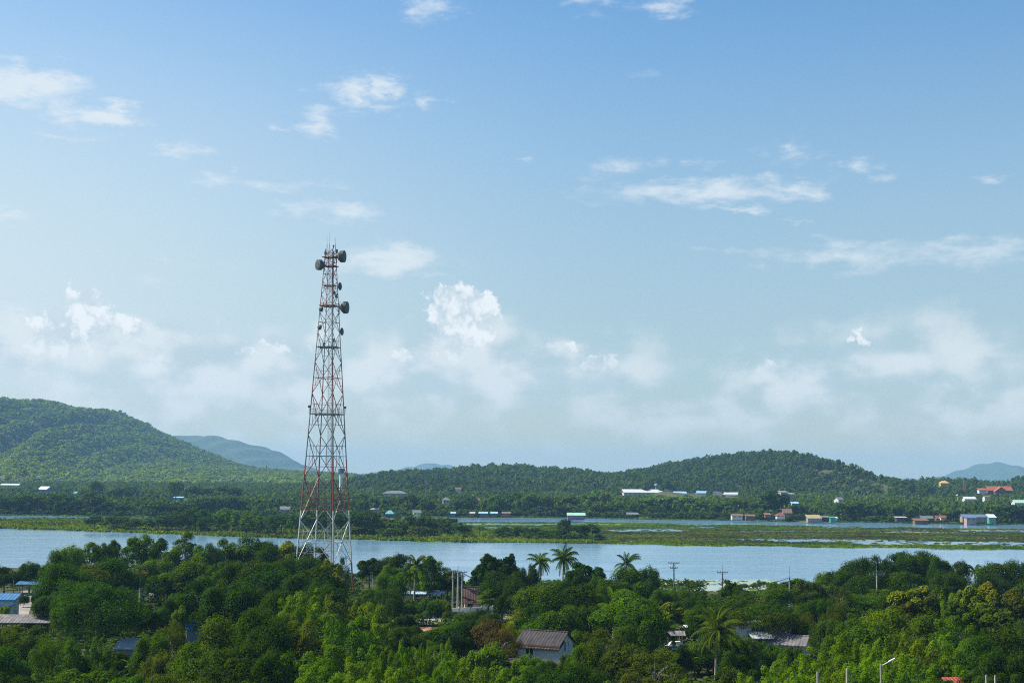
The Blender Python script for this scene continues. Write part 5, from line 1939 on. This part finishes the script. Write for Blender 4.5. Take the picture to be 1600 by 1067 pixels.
    (1400, 859, 74, 11, 'broad', 'D'), (1424, 862, 60, 11, 'broad', 'D'), (1447, 859, 60, 11, 'broad', 'D'), (1470, 868, 44, 10.5, 'broad', 'D'), (1497, 873, 40, 10, 'broad', 'D'), (1480, 890, 60, 9, 'broad', 'D'), (1360, 890, 70, 9, 'broad', 'D'), (1420, 890, 90, 9, 'broad', 'D'),
    (1560, 876, 76, 9.5, 'broad', 'F'), (1590, 872, 60, 10, 'broad', 'D'), (1545, 893, 60, 8, 'broad', 'D'), (1620, 890, 60, 9, 'broad', 'F'),
    (1315, 911, 40, 9, 'sparse', 'O'), (1255, 925, 60, 8, 'broad', 'F'), (1280, 930, 60, 8, 'broad', 'D'), (1305, 935, 50, 8, 'feathery', 'O'), (1345, 925, 70, 7.5, 'layered', 'M'), (1375, 918, 70, 8, 'broad', 'M'), (1400, 918, 60, 8, 'broad', 'M'), (1255, 955, 44, 8, 'feathery', 'O'),
    (1430, 912, 70, 9, 'big_leaf', 'Y'), (1455, 918, 60, 8.5, 'big_leaf', 'O'), (1415, 935, 60, 8.5, 'big_leaf', 'O'), (1480, 920, 50, 8.5, 'bamboo', 'L'), (1535, 907, 64, 9.5, 'big_leaf', 'G'), (1515, 912, 50, 9.5, 'big_leaf', 'Y'), (1556, 918, 44, 9, 'big_leaf', 'G'), (1586, 918, 60, 8.5, 'big_leaf', 'O'), (1500, 935, 60, 9, 'big_leaf', 'M'),
    (1545, 940, 80, 8.5, 'big_leaf', 'O'), (1325, 962, 80, 9, 'broad', 'M'), (1295, 960, 60, 8.5, 'broad', 'F'), (1385, 945, 90, 9.5, 'broad', 'L'), (1360, 965, 80, 9, 'broad', 'M'), (1440, 955, 100, 9.5, 'broad', 'M'), (1410, 975, 70, 9, 'bamboo', 'M'), (1490, 960, 90, 9.5, 'bamboo', 'M'),
    (1570, 970, 90, 10, 'broad', 'D'), (1530, 985, 80, 9.5, 'broad', 'F'), (1600, 965, 60, 9, 'broad', 'D'), (1330, 985, 80, 9, 'bamboo', 'M'), (1360, 992, 70, 9, 'bamboo', 'L'), (1290, 1003, 80, 8.5, 'bamboo', 'L'), (1240, 1010, 80, 8, 'bamboo', 'M'), (1265, 1018, 70, 8, 'bamboo', 'L'), (1210, 1030, 70, 7, 'bamboo', 'L'),
    (1430, 990, 90, 9, 'bamboo', 'L'), (1470, 985, 80, 9, 'bamboo', 'L'), (1500, 1000, 80, 8.5, 'bamboo', 'M'), (1395, 1010, 80, 8.5, 'bamboo', 'L'), (1340, 1020, 90, 8, 'bamboo', 'L'), (1450, 1025, 90, 8, 'bamboo', 'M'), (1300, 1035, 90, 7.5, 'bamboo', 'L'), (1250, 1042, 90, 7, 'bamboo', 'L'), (1545, 1010, 90, 9, 'broad', 'D'), (1590, 1010, 80, 9, 'broad', 'D'),
    (1510, 1035, 80, 7, 'bamboo', 'M'), (1400, 1045, 90, 7, 'bamboo', 'M'), (1565, 1040, 80, 7, 'broad', 'F'), (1355, 1052, 80, 6, 'bush', 'M'), (1220, 1052, 80, 6, 'bamboo', 'L'), (1600, 1045, 60, 7, 'broad', 'D'),
    (1195, 1010, 30, 4, 'bush', 'F'), (1228, 1005, 30, 4.5, 'bush', 'F'), (1170, 1000, 40, 4.5, 'broad', 'F')]

NEAR_FRONT = [(1192, 996, 34, 4, 'bush', 'F'), (1214, 1001, 30, 3.5, 'bush', 'M'), (1240, 1004, 36, 3.5, 'bush', 'F'), (1176, 992, 30, 5, 'broad', 'M'), (1228, 1009, 40, 3.5, 'bush', 'M'), (1204, 1006, 36, 3.5, 'bush', 'M'),
              (196, 1021, 44, 3, 'bush', 'M'), (178, 1018, 30, 3.5, 'bush', 'F'), (218, 1012, 30, 4.5, 'broad', 'F'), (304, 994, 30, 3.2, 'bush', 'M'), (318, 985, 24, 4.5, 'broad', 'D'), (287, 985, 24, 4.5, 'broad', 'M'),
              (738, 952, 44, 3, 'bush', 'D'), (756, 946, 30, 4, 'bush', 'F'), (722, 953, 30, 3, 'bush', 'M'), (862, 1024, 40, 3.2, 'bush', 'F'), (890, 1012, 34, 4.5, 'broad', 'M'), (842, 1030, 44, 3, 'bush', 'M'), (818, 1016, 34, 4, 'bush', 'L'),
              (705, 949, 30, 3, 'bush', 'F'), (632, 953, 36, 4, 'bush', 'D'), (648, 972, 26, 3, 'bush', 'D'), (700, 972, 46, 4, 'bush', 'M'), (768, 952, 40, 4, 'broad', 'D'), (600, 965, 50, 6, 'broad', 'D'),
              (1040, 1010, 26, 2.6, 'bush', 'M'), (1068, 1000, 24, 4, 'broad', 'D'), (1160, 990, 34, 4.2, 'bush', 'F'), (20, 972, 40, 2.4, 'bush', 'O'), (60, 972, 34, 2.6, 'bush', 'D'), (38, 925, 16, 2.5, 'bush', 'D'), (60, 920, 20, 3.5, 'bush', 'D'), (8, 940, 16, 4.5, 'broad', 'Y')]
near_items = []
dropped = 0
for n_, (px, py, wp, h, kind, col) in enumerate(NEAR + NEAR_FRONT):
    hor = proj((at(px, 748, 500).x, 500, EYE))[1]
    Y = (EYE - NEARZ - h) * F / max(20, (py - hor))
    x = at(px, py, Y).x
    lim = near_y(x) - 8
    if Y > lim:
        Y = lim
        h = at(px, py, Y).z - NEARZ
        x = at(px, py, Y).x
    w = wp / F * Y
    # keep the view of houses and poles open, as in the photograph
    for k in range(3 if n_ < len(NEAR) else 0):
        hit = None
        yb = proj((x, Y, NEARZ))[1]
        for r_ in KEEP:
            if r_[4] < 400 and Y < r_[4] - .5 and px + wp * .36 > r_[0] and px - wp * .36 < r_[2] and py + 3 < r_[3] and yb > r_[1]:
                hit = r_
        if hit is None:
            break
        ny = hit[3] - 1
        if ny - py < 30:                               # slip the crown lower so that it clears the roof
            py = ny
            h2 = at(px, py, Y).z - NEARZ
            h = max(2.2, h2)
            w = min(w, h * 1.6)
        else:
            Y = hit[4] + 4
            x = at(px, py, Y).x
            h = at(px, py, Y).z - NEARZ
            w = wp / F * Y
    near_items.append((px, py, wp, x, Y, h, w, kind, col))


def nearest_landmark(px, pm, skip=0):
    best = sorted(LM, key=lambda l: abs(l[1] - px) + 1.25 * abs(l[2] - pm))[skip]
    dx, dy = px - best[1], pm - best[2]
    if abs(dx) < 22:
        rel = 'just below' if dy > 18 else ('just above' if dy < -18 else 'beside')
    elif abs(dy) > 1.3 * abs(dx):
        rel = ('below' if dy > 0 else 'above') + (' and right of' if dx > 0 else ' and left of')
    else:
        rel = 'right of' if dx > 0 else 'left of'
    return rel + ' ' + best[0]


def size_word(w, h):
    return 'big ' if w > 13 else ('small ' if w < 5.2 else '')


base = []
for it in near_items:
    px, py, wp, x, Y, h, w, kind, col = it
    noun, cat = KINDN[kind]
    base.append(f"{size_word(w, h)}{COLN[col]} {noun} {nearest_landmark(px, py + wp * .35)}")
ORD = ['leftmost', 'second', 'third', 'fourth', 'fifth', 'sixth', 'seventh']
from collections import defaultdict
gr = defaultdict(list)
for i, b_ in enumerate(base):
    gr[b_].append(i)
final = list(base)
for b_, ids in gr.items():
    if len(ids) > 1:
        ids.sort(key=lambda i: near_items[i][0])
        if len(ids) == 2:
            for i, wd in zip(ids, ('left', 'right')):
                final[i] = f'{b_}, {wd} one'
        else:
            for n_i, i in enumerate(ids):
                final[i] = f'{b_}, {ORD[n_i]}' + ('' if n_i == 0 else ' from left')
for it, lab in zip(near_items, final):
    px, py, wp, x, Y, h, w, kind, col = it
    plant(kind, (x, Y, NEARZ - .1), h, w, col, lab, KINDN[kind][1], 'trees and bushes of the near village')

# palms: crown pixel, height from the pixel, frond length
def palm(px, py, pyb, label, L, nf=22, seed=1, droop=1.0, col='M', h=None, Y=None, name='coconut_palm', wind=(.6, 0), **k):
    if Y is None:
        Y = gnd(px, pyb, NEARZ).y
    p = at(px, py, Y)
    h = p.z - NEARZ
    cr, tk = palm_meshes(seed, h, L, nf, wind, droop, **k)
    e = empty(name, (p.x, Y, NEARZ))
    tag(e, label, 'palm', 'palms of the near village')
    c = link('crown', cr, e)
    c.color = COLS[col] + (1,)
    link('trunk', tk, e)


palm(1118, 985, 1061, 'tall coconut palm with full drooping crown left of the flat-roofed white house', 4.3, 34, 3, 1.0, 'P', lw=.10, ll=.75, wind=(.5, 0))
palm(879, 872, 948, 'right one of the twin lakeside coconut palms, the taller', 3.8, 26, 5, 1.0, 'F', Y=300, ll=.85, wind=(1.0, 0))
palm(846, 878, 948, 'left one of the twin lakeside coconut palms, behind the taller', 3.4, 22, 7, 1.05, 'M', Y=303, ll=.8, wind=(1.0, 0))
palm(976, 880, 945, 'lone lakeside coconut palm blown by the wind above a dark tree', 4.0, 20, 9, .95, 'D', Y=322, ll=.8, wind=(1.2, 0))
palm(958, 952, 1020, 'wind-blown coconut palm with drooping fronds below the lone lakeside palm', 4.8, 24, 11, 1.15, 'M', Y=222, ll=1.0, wind=(1.2, 0))
palm(1035, 985, 1035, 'low palm with arching fronds left of the solar lamp over the carport', 3.6, 18, 13, 1.1, 'M', Y=205, ll=.8)
palm(1010, 995, 1040, 'low palm with pale fronds above the twiggy olive tree', 3.4, 16, 15, 1.1, 'M', Y=200, ll=.8)
palm(648, 884, 940, 'palm with hanging brown fronds right of the lattice tower', 3.6, 22, 17, 1.2, 'O', Y=294, ll=.8)
palm(642, 898, 945, 'shorter palm beside the one with hanging brown fronds', 3.2, 18, 18, 1.1, 'M', Y=288, ll=.8)
palm(220, 902, 942, 'dry palm with brown hanging fronds on a pale pole-like trunk', 3.0, 16, 19, 1.3, 'B', Y=289, ll=.6)
palm(325, 972, 1010, 'dark palm just right of the blue hut', 3.2, 18, 21, 1.0, 'D', Y=228, ll=.8)
palm(1523, 891, 930, 'little lakeside palm between dark trees at the right', 2.4, 14, 23, 1.0, 'D', Y=325, ll=.6)
palm(655, 1045, 1100, 'dark palm with long arching fronds at the bottom edge', 4.5, 18, 25, 1.0, 'F', Y=160, ll=.9)
palm(85, 962, 1000, 'dark palm with narrow fronds right of the long grey shed', 2.8, 14, 27, 1.0, 'F', Y=240, ll=.7)
for (px, py, Y, lab, s_, c_) in ((762, 935, 263, 'fan palm in front of the tall dark tree beside the brown-roofed house', 1, 'M'), (812, 968, 235, 'fan palm with orange stalks left of the dark-roofed gabled house', 2, 'G'),
                                 (742, 1000, 205, 'fan palm below the brownish tree', 3, 'D')):
    p = at(px, py, Y)
    cr, tk = fanpalm_meshes(40 + s_, p.z - NEARZ)
    e = empty('fan_palm', (p.x, Y, NEARZ))
    tag(e, lab, 'palm')
    link('crown', cr, e).color = COLS[c_] + (1,)
    link('trunk', tk, e)
for i, (px, py, Y, lab) in enumerate(((45, 1030, 150, 'largest banana clump, at the lower left'), (70, 1040, 152, 'banana clump right of the largest one at the lower left'), (97, 1036, 155, 'banana clump between the largest one and the grey metal hut'),
                                      (178, 1022, 166, 'banana clump in front of the grey metal hut, left side'), (205, 1028, 163, 'banana clump in front of the grey metal hut, right side'), (20, 1048, 146, 'banana clump at the bottom left corner'),
                                      (1072, 1018, 182, 'banana clump left of the tall coconut palm trunk'))):
    Y = (EYE - NEARZ - 3.3) * F / (py - 750)
    p = at(px, py, Y)
    cr, tk = banana_meshes(60 + i, 3.3)
    e = empty('banana_plant', (p.x, Y, NEARZ), i)
    tag(e, lab, 'banana plant', 'banana plants')
    link('leaves', cr, e).color = (.06, .12, .010, 1)
    link('stem', tk, e)

# island trees
ISL = [(148, 806, 831, 34, 'D'), (178, 805, 832, 46, 'F'), (212, 810, 832, 40, 'D'), (248, 804, 834, 50, 'F'), (262, 812, 835, 36, 'D'), (285, 800, 834, 46, 'D'), (306, 792, 833, 44, 'F'), (343, 794, 833, 46, 'L'), (322, 806, 835, 30, 'D'),
       (374, 797, 834, 34, 'L'), (395, 803, 836, 40, 'M'), (418, 806, 837, 36, 'F'), (440, 804, 838, 46, 'D'), (468, 802, 839, 40, 'F'), (490, 794, 838, 44, 'M'), (520, 800, 839, 44, 'D'), (548, 798, 839, 44, 'F'), (575, 800, 839, 54, 'D'),
       (600, 808, 838, 40, 'O'), (622, 812, 839, 40, 'M'), (645, 806, 838, 36, 'D'), (664, 805, 838, 34, 'M'), (684, 809, 838, 34, 'M'), (700, 815, 839, 30, 'D'), (716, 820, 840, 36, 'D'), (655, 822, 842, 40, 'O'), (610, 824, 842, 40, 'F'),
       (788, 823, 840, 34, 'D'), (812, 822, 841, 30, 'F'), (835, 825, 842, 26, 'D'), (882, 810, 842, 24, 'D'), (874, 824, 843, 26, 'F'), (905, 820, 843, 30, 'D'), (925, 818, 843, 32, 'F'), (852, 828, 843, 24, 'D')]
for i, (px, py, pb, wp, col) in enumerate(ISL):
    Y = gnd(px, pb - 2, .7).y
    Y = min(max(Y, isl_f(at(px, pb, Y).x) + 12), isl_b(at(px, pb, Y).x) + 30)
    p = at(px, py, Y)
    tall = p.z > 14
    where = 'left of the tower' if px < 465 else ('behind the tower foot' if px < 548 else ('right of the tower' if px < 740 else 'at the right tip'))
    lab = f"{COLN[col]} {'tree' if p.z > 8 else 'low bushy tree'} on the grassy lake island {where}"
    plant('mid', (p.x, Y, .4), p.z - .4, wp / F * Y, col, lab, 'tree', f'island trees: {lab}')

# trees of the far shore that can still be told apart
rF = random.Random(21)
FAR_H = [(1245, 788, 812, 26, 'D'), (1318, 786, 813, 28, 'F'), (1421, 795, 815, 15, 'M'), (1456, 797, 815, 13, 'D'), (1490, 796, 816, 18, 'D'), (1186, 793, 811, 16, 'F'), (1283, 798, 812, 10, 'M'), (1499, 800, 817, 12, 'M'), (1210, 767, 809, 46, 'D'), (1183, 785, 809, 30, 'F'), (1150, 778, 806, 40, 'M'), (1340, 785, 813, 40, 'D'), (1322, 790, 812, 34, 'D'), (1365, 786, 813, 34, 'F'), (1395, 788, 814, 26, 'M'), (1284, 790, 808, 36, 'M'), (1262, 790, 807, 30, 'F'),
         (1226, 790, 800, 16, 'D'), (1575, 788, 819, 40, 'D'), (1600, 790, 820, 40, 'D'), (1558, 795, 818, 20, 'F'), (1425, 792, 812, 28, 'M'), (1488, 795, 815, 26, 'F'), (1375, 792, 811, 20, 'Y'), (1412, 787, 806, 24, 'Y'), (1447, 792, 806, 24, 'Y'),
         (1545, 790, 808, 20, 'L'), (925, 766, 800, 30, 'L'), (945, 766, 802, 18, 'Y'), (890, 775, 803, 26, 'M'), (860, 776, 804, 36, 'D'), (830, 772, 804, 34, 'M'), (800, 770, 803, 36, 'D'), (1010, 778, 806, 40, 'M'), (1045, 776, 806, 40, 'L'), (1075, 776, 806, 44, 'L'),
         (975, 785, 806, 34, 'D'), (1105, 782, 807, 40, 'M'), (1130, 784, 807, 30, 'F'), (940, 790, 807, 34, 'D'), (1025, 790, 808, 30, 'D'), (640, 773, 803, 40, 'D'), (580, 778, 803, 36, 'D'), (668, 780, 804, 34, 'F'), (722, 782, 804, 24, 'D'), (735, 776, 803, 24, 'F'),
         (775, 774, 804, 34, 'M'), (560, 772, 800, 36, 'D'), (850, 790, 807, 30, 'F'), (875, 790, 807, 24, 'D'), (690, 790, 805, 20, 'F'), (770, 788, 805, 26, 'F'),
         (8, 776, 805, 44, 'D'), (38, 774, 805, 40, 'D'), (60, 776, 805, 30, 'F'), (96, 772, 805, 44, 'D'), (118, 780, 805, 34, 'D'), (146, 770, 805, 36, 'D'), (168, 784, 805, 30, 'D'), (190, 788, 806, 30, 'D'), (212, 777, 800, 30, 'F'), (240, 788, 806, 34, 'D'), (265, 786, 806, 30, 'D'),
         (300, 785, 806, 34, 'D'), (325, 778, 805, 40, 'F'), (360, 776, 804, 40, 'D'), (395, 780, 804, 40, 'D'), (425, 778, 803, 36, 'D'), (460, 780, 804, 34, 'D'), (240, 772, 795, 30, 'F'), (275, 752, 775, 26, 'F'), (150, 752, 772, 24, 'F'), (195, 760, 782, 40, 'D'), (310, 760, 786, 44, 'D'), (355, 760, 785, 40, 'D')]
for (px, py, pb, wp, col) in FAR_H:
    Y = max(gnd(px, pb, 1.2).y, far_y(at(px, pb, 960).x) + 14)
    if pb < 800 and px < 470:
        Y = 1300
    p = at(px, py, Y)
    z0 = far_z(p.x, Y)
    ww = wp * .5
    for r_ in KEEP:
        if 400 < r_[4] < 1150 and Y < r_[4] and px + ww > r_[0] and px - ww < r_[2] and py < r_[3] and pb > r_[1]:
            Y = r_[4] + 10
            if Y < 1150:
                p = at(px, py, Y)
            else:
                Y, p = None, None
                break
    if Y is None:
        continue
    side = 'left of the tower' if px < 500 else ('between tower and magenta house' if px < 890 else ('left of the tall dark tree' if px < 1190 else 'behind the stilt houses at right'))
    if px == 1210:
        lab, g_ = 'tallest dark tree standing over the far shore huts', None
    else:
        lab = f"{COLN[col]} tree in the belt along the far shore {side}"
        g_ = 'far shore trees: ' + lab
    plant('far', (p.x, Y, z0 - .3), p.z - z0 + .3, wp / F * Y, col, lab, 'tree', g_)

g = random.Random(61)
pts = []
while len(pts) < 1300:
    px = g.uniform(-40, 1640)
    x = at(px, 806, 960).x
    Y = far_y(x) + 4 + 34 * g.random() ** 1.4
    hh, ww = g.uniform(1.2, 5.0), g.uniform(1.8, 4.5)
    z = far_z(x, Y)
    u, v = proj((x, Y, z + hh))
    if blocked(u, ww / Y * F * .8, v, v + hh / Y * F, Y):
        continue
    pts.append((x, Y, z - .3, ww, hh, .75 * g.random()))
isl_pts = []
while len(isl_pts) < 420:
    px = g.choice((g.uniform(128, 490), g.uniform(545, 745), g.uniform(780, 935)))
    x = at(px, 830, 680).x
    f_, b_ = isl_f(x), isl_b(x)
    Y = f_ + 16 + (b_ - f_ - 14) * g.random()
    if Y > b_ - 3:
        continue
    hh = g.uniform(1.8, 5.0) * (.7 if px > 700 else 1)
    isl_pts.append((x, Y, .3, g.uniform(1.8, 4.2), hh, .7 * g.random()))
forest('island_scrub', isl_pts, TF40, (.030, .058, .009), 'dark scrub under the trees of the lake island', 'scrub')
forest('shore_scrub', pts, TF40, (.036, .068, .009), 'low scrub growing along the far shore between the huts', 'scrub')

# ---------------------------------------------------------------- reeds, floating plants, undergrowth (uncountable)
def tufts(name, pts, color, label, cat, blades=3, w=.5, seed=1, lean=.35):
    """upright leafy tufts. pts rows: x, y, z, height, width, tint"""
    rg = np.random.default_rng(seed)
    P = np.repeat(np.asarray(pts), blades, 0)
    n = len(P)
    a = rg.uniform(0, 6.283, n)
    dx, dy = np.cos(a) * P[:, 4] * .5, np.sin(a) * P[:, 4] * .5
    lx, ly = rg.normal(0, lean, n) * P[:, 3], rg.normal(0, lean, n) * P[:, 3]
    hz = P[:, 3] * rg.uniform(.6, 1.1, n)
    ox, oy = rg.normal(0, .3, n) * P[:, 4], rg.normal(0, .3, n) * P[:, 4]
    x, y, z = P[:, 0] + ox, P[:, 1] + oy, P[:, 2]
    V = np.stack([np.stack([x - dx, y - dy, z], 1), np.stack([x + dx, y + dy, z], 1), np.stack([x + dx * .55 + lx, y + dy * .55 + ly, z + hz], 1),
                  np.stack([x - dx * .55 + lx, y - dy * .55 + ly, z + hz * .9], 1)], 1).reshape(-1, 3)
    T = np.clip(P[:, 5] + rg.normal(0, .16, n), 0, 1)
    o = link(name, np_mesh(name, V, n, [LEAF], T))
    o.color = color + (1,)
    return tag(o, label, cat, kind='stuff')


g = random.Random(9)
pts = []
while len(pts) < 15000:
    x = g.uniform(ix0, ix1)
    f, b_ = isl_f(x), isl_b(x)
    q = g.random()
    y = f + 1 + (b_ - f - 3) * (q ** 1.8)
    h = g.uniform(.5, 1.5) if y - f < 22 else g.uniform(.8, 2.2)
    if b_ - y < 30:
        h *= .3
    if x > ix1 - 60:
        h *= .6
    pts.append((x, y, .1 + min(.6, (y - f) * .1), h, g.uniform(.8, 2.2), .25 + .5 * wnoise(x, y, 14) + (.15 if y - f < 20 else -.1)))
tufts('reeds', pts, (.082, .120, .012), 'green and yellow reeds covering the lake island', 'reeds', 3, seed=2)
pts = []
for i in range(5200):
    px = g.uniform(-30, 1640)
    x = at(px, 808, 950).x
    y = far_y(x) + g.uniform(-3, 12)
    if 1245 < px < 1310 or 1180 < px < 1190:
        continue
    pts.append((x, y, .05, g.uniform(.4, 1.2), g.uniform(1, 3), .3 + .4 * wnoise(x, y, 25)))
tufts('shore_grass', pts, (.050, .090, .010), 'grass and water weeds along the far shore', 'grass', 3, seed=3)

# floating plants of the wide wetland, with lanes of open water
LANES = [(640, 1700, 811.5, 1.7, .006), (640, 1000, 818.6, .7, 0), (690, 875, 819.4, .9, 0), (730, 860, 824.6, .9, 0), (930, 1090, 828.2, 1.5, .004), (1040, 1310, 818.5, .8, .004), (1250, 1420, 823, .7, .004),
         (960, 1010, 844.8, 1.0, 0), (1120, 1320, 829.5, .5, .002), (1320, 1620, 847.5, 2.2, .006), (1180, 1420, 844.0, 1.6, .004), (1350, 1500, 831, .7, 0), (1060, 1140, 823, .6, 0), (1480, 1640, 829.0, 1.3, .004)]


def lane(px, py):
    for (a, b_, y, hh, sl) in LANES:
        if a < px < b_:
            yy = y + (px - a) * sl + .4 * math.sin(px / 21.) + .3 * math.sin(px / 7.3)
            e_ = min(px - a, b_ - px) / 40
            if abs(py - yy) < hh * min(1, e_):
                return True
    return False


def mats(n, seed):
    g = random.Random(seed)
    A, B = [], []
    while len(A) + len(B) < n:
        px, py = g.uniform(650, 1640), g.uniform(812, 862)
        lo = 850 + (px - 962) * (8.6 / 640) if px > 962 else 846
        hi = 815.5 + max(0, px - 900) * .016
        lo += .8 * math.sin(px / 33) + .5 * math.sin(px / 11)
        if py > lo or py < hi:
            continue
        p = gnd(px, py, .02)
        if ix0 < p.x < ix1 and isl_f(p.x) - 4 < p.y < isl_b(p.x):
            continue
        if lane(px, py) and g.random() < .96:
            continue
        nz = wnoise(p.x, p.y * 3.2, 46, 1.0)
        nz2 = wnoise(p.x, p.y * 2.2, 13, 4.0)
        spark = px > 1150 and 838 < py - (px - 1150) * .004 < 851
        if g.random() > (.18 if spark and nz2 > .45 else 1) * (.25 + 1.5 * nz):
            continue
        edge = py > lo - 2.4
        grey = px > 940 and 826 < py < 849 and nz2 < .68 and not edge
        row = (p.x, p.y, .0, g.uniform(.15, .45) * (1.5 if edge else 1), g.uniform(1.2, 3.2), .2 + .55 * wnoise(p.x, p.y, 17, 2.0) + (.15 if edge else 0))
        (B if grey else A).append(row)
    return A, B


LANES = [(a, b_, y, h_ * 1.35, s_) for a, b_, y, h_, s_ in LANES]
A, B = mats(30000, 12)
tufts('water_hyacinth', A, (.060, .104, .010), 'green floating water hyacinth spread over the wetland', 'water plants', 3, seed=5, lean=.9)
tufts('lotus_leaves', B, (.056, .066, .030), 'greyish drying lotus leaves between the water lanes', 'water plants', 3, seed=6, lean=.9)
# pale lily pads near the village shore
g = random.Random(31)
V, T = [], []
GP = []
for i in range(9000):
    px, py = (g.uniform(985, 1215), g.uniform(905, 931)) if g.random() < .8 else (g.uniform(690, 790), g.uniform(898, 926))
    if g.random() > (py - 903) / 16 + .15 or wnoise(px, py * 5, 9, 1) < .25:
        continue
    p = gnd(px, py, .03)
    if p.y < near_y(p.x) - 3:
        continue
    if g.random() < .10 and wnoise(px, py * 4, 12, 3) > .55:
        GP.append((p.x, p.y, 0, g.uniform(.15, .5), g.uniform(.8, 2), .6))
        continue
    r_ = g.uniform(.3, .95)
    a = g.uniform(0, 6.28)
    for k in range(6):
        t = a + k * 1.047
        V.append((p.x + r_ * math.cos(t), p.y + r_ * 1.2 * math.sin(t), .02 + .004 * (i % 7) + .03 * math.sin(t)))
    T.append(g.random())
PADM = plain('lily_pad_sheen', (.27, .33, .27), .35, .2, .6)
o = link('lily_pads', np_mesh('lily_pads', np.array(V), len(T), [PADM], None, 6))
tag(o, 'pale lily pads floating off the village shore', 'water plants', kind='stuff')
tufts('water_weeds', GP, (.07, .11, .02), 'green weeds among the pale lily pads', 'water plants', 3, seed=8, lean=.7)

# undergrowth of the village
tu = templates(5, 110, .30, 900)
g = random.Random(41)
pts = []
while len(pts) < 2500:
    Y = math.sqrt(g.uniform(118 ** 2, 370 ** 2))
    px = g.uniform(-60, 1660)
    x = at(px, 900, Y).x
    if Y > near_y(x) - 6:
        continue
    if any((x - a) ** 2 + (Y - b_) ** 2 < (r_ + 1.5) ** 2 for a, b_, r_ in NEARKEEP):
        continue
    hh = g.uniform(.8, 2.6)
    ww = g.uniform(1.2, 2.8)
    u, v = proj((x, Y, NEARZ + hh))
    if blocked(u, ww / Y * F * .8, v, v + 20, Y):
        hh *= .35
        u, v = proj((x, Y, NEARZ + hh))
        if blocked(u, ww / Y * F * .6, v, v + 10, Y):
            continue
    pts.append((x, Y, NEARZ - .1, ww, hh, g.random() * .7))
forest('undergrowth', pts, tu, (.034, .066, .008), 'low shrubs and weeds filling the ground between the village trees', 'undergrowth', .4)

# ---------------------------------------------------------------- haze
HAZE_D = 0.000085
hm, t, out = new_mat('haze_air')
v = t.n('ShaderNodeVolumePrincipled')
v.inputs['Color'].default_value = (.32, .64, 1.0, 1)
v.inputs['Density'].default_value = HAZE_D
v.inputs['Anisotropy'].default_value = .1
t.l(v.outputs[0], out.inputs['Volume'])
hz = MB().box((0, 6400, 128), (16000, 13200, 262)).build('haze', hm)
tag(hz, 'pale afternoon haze over the lake and the hills', 'haze', kind='stuff')
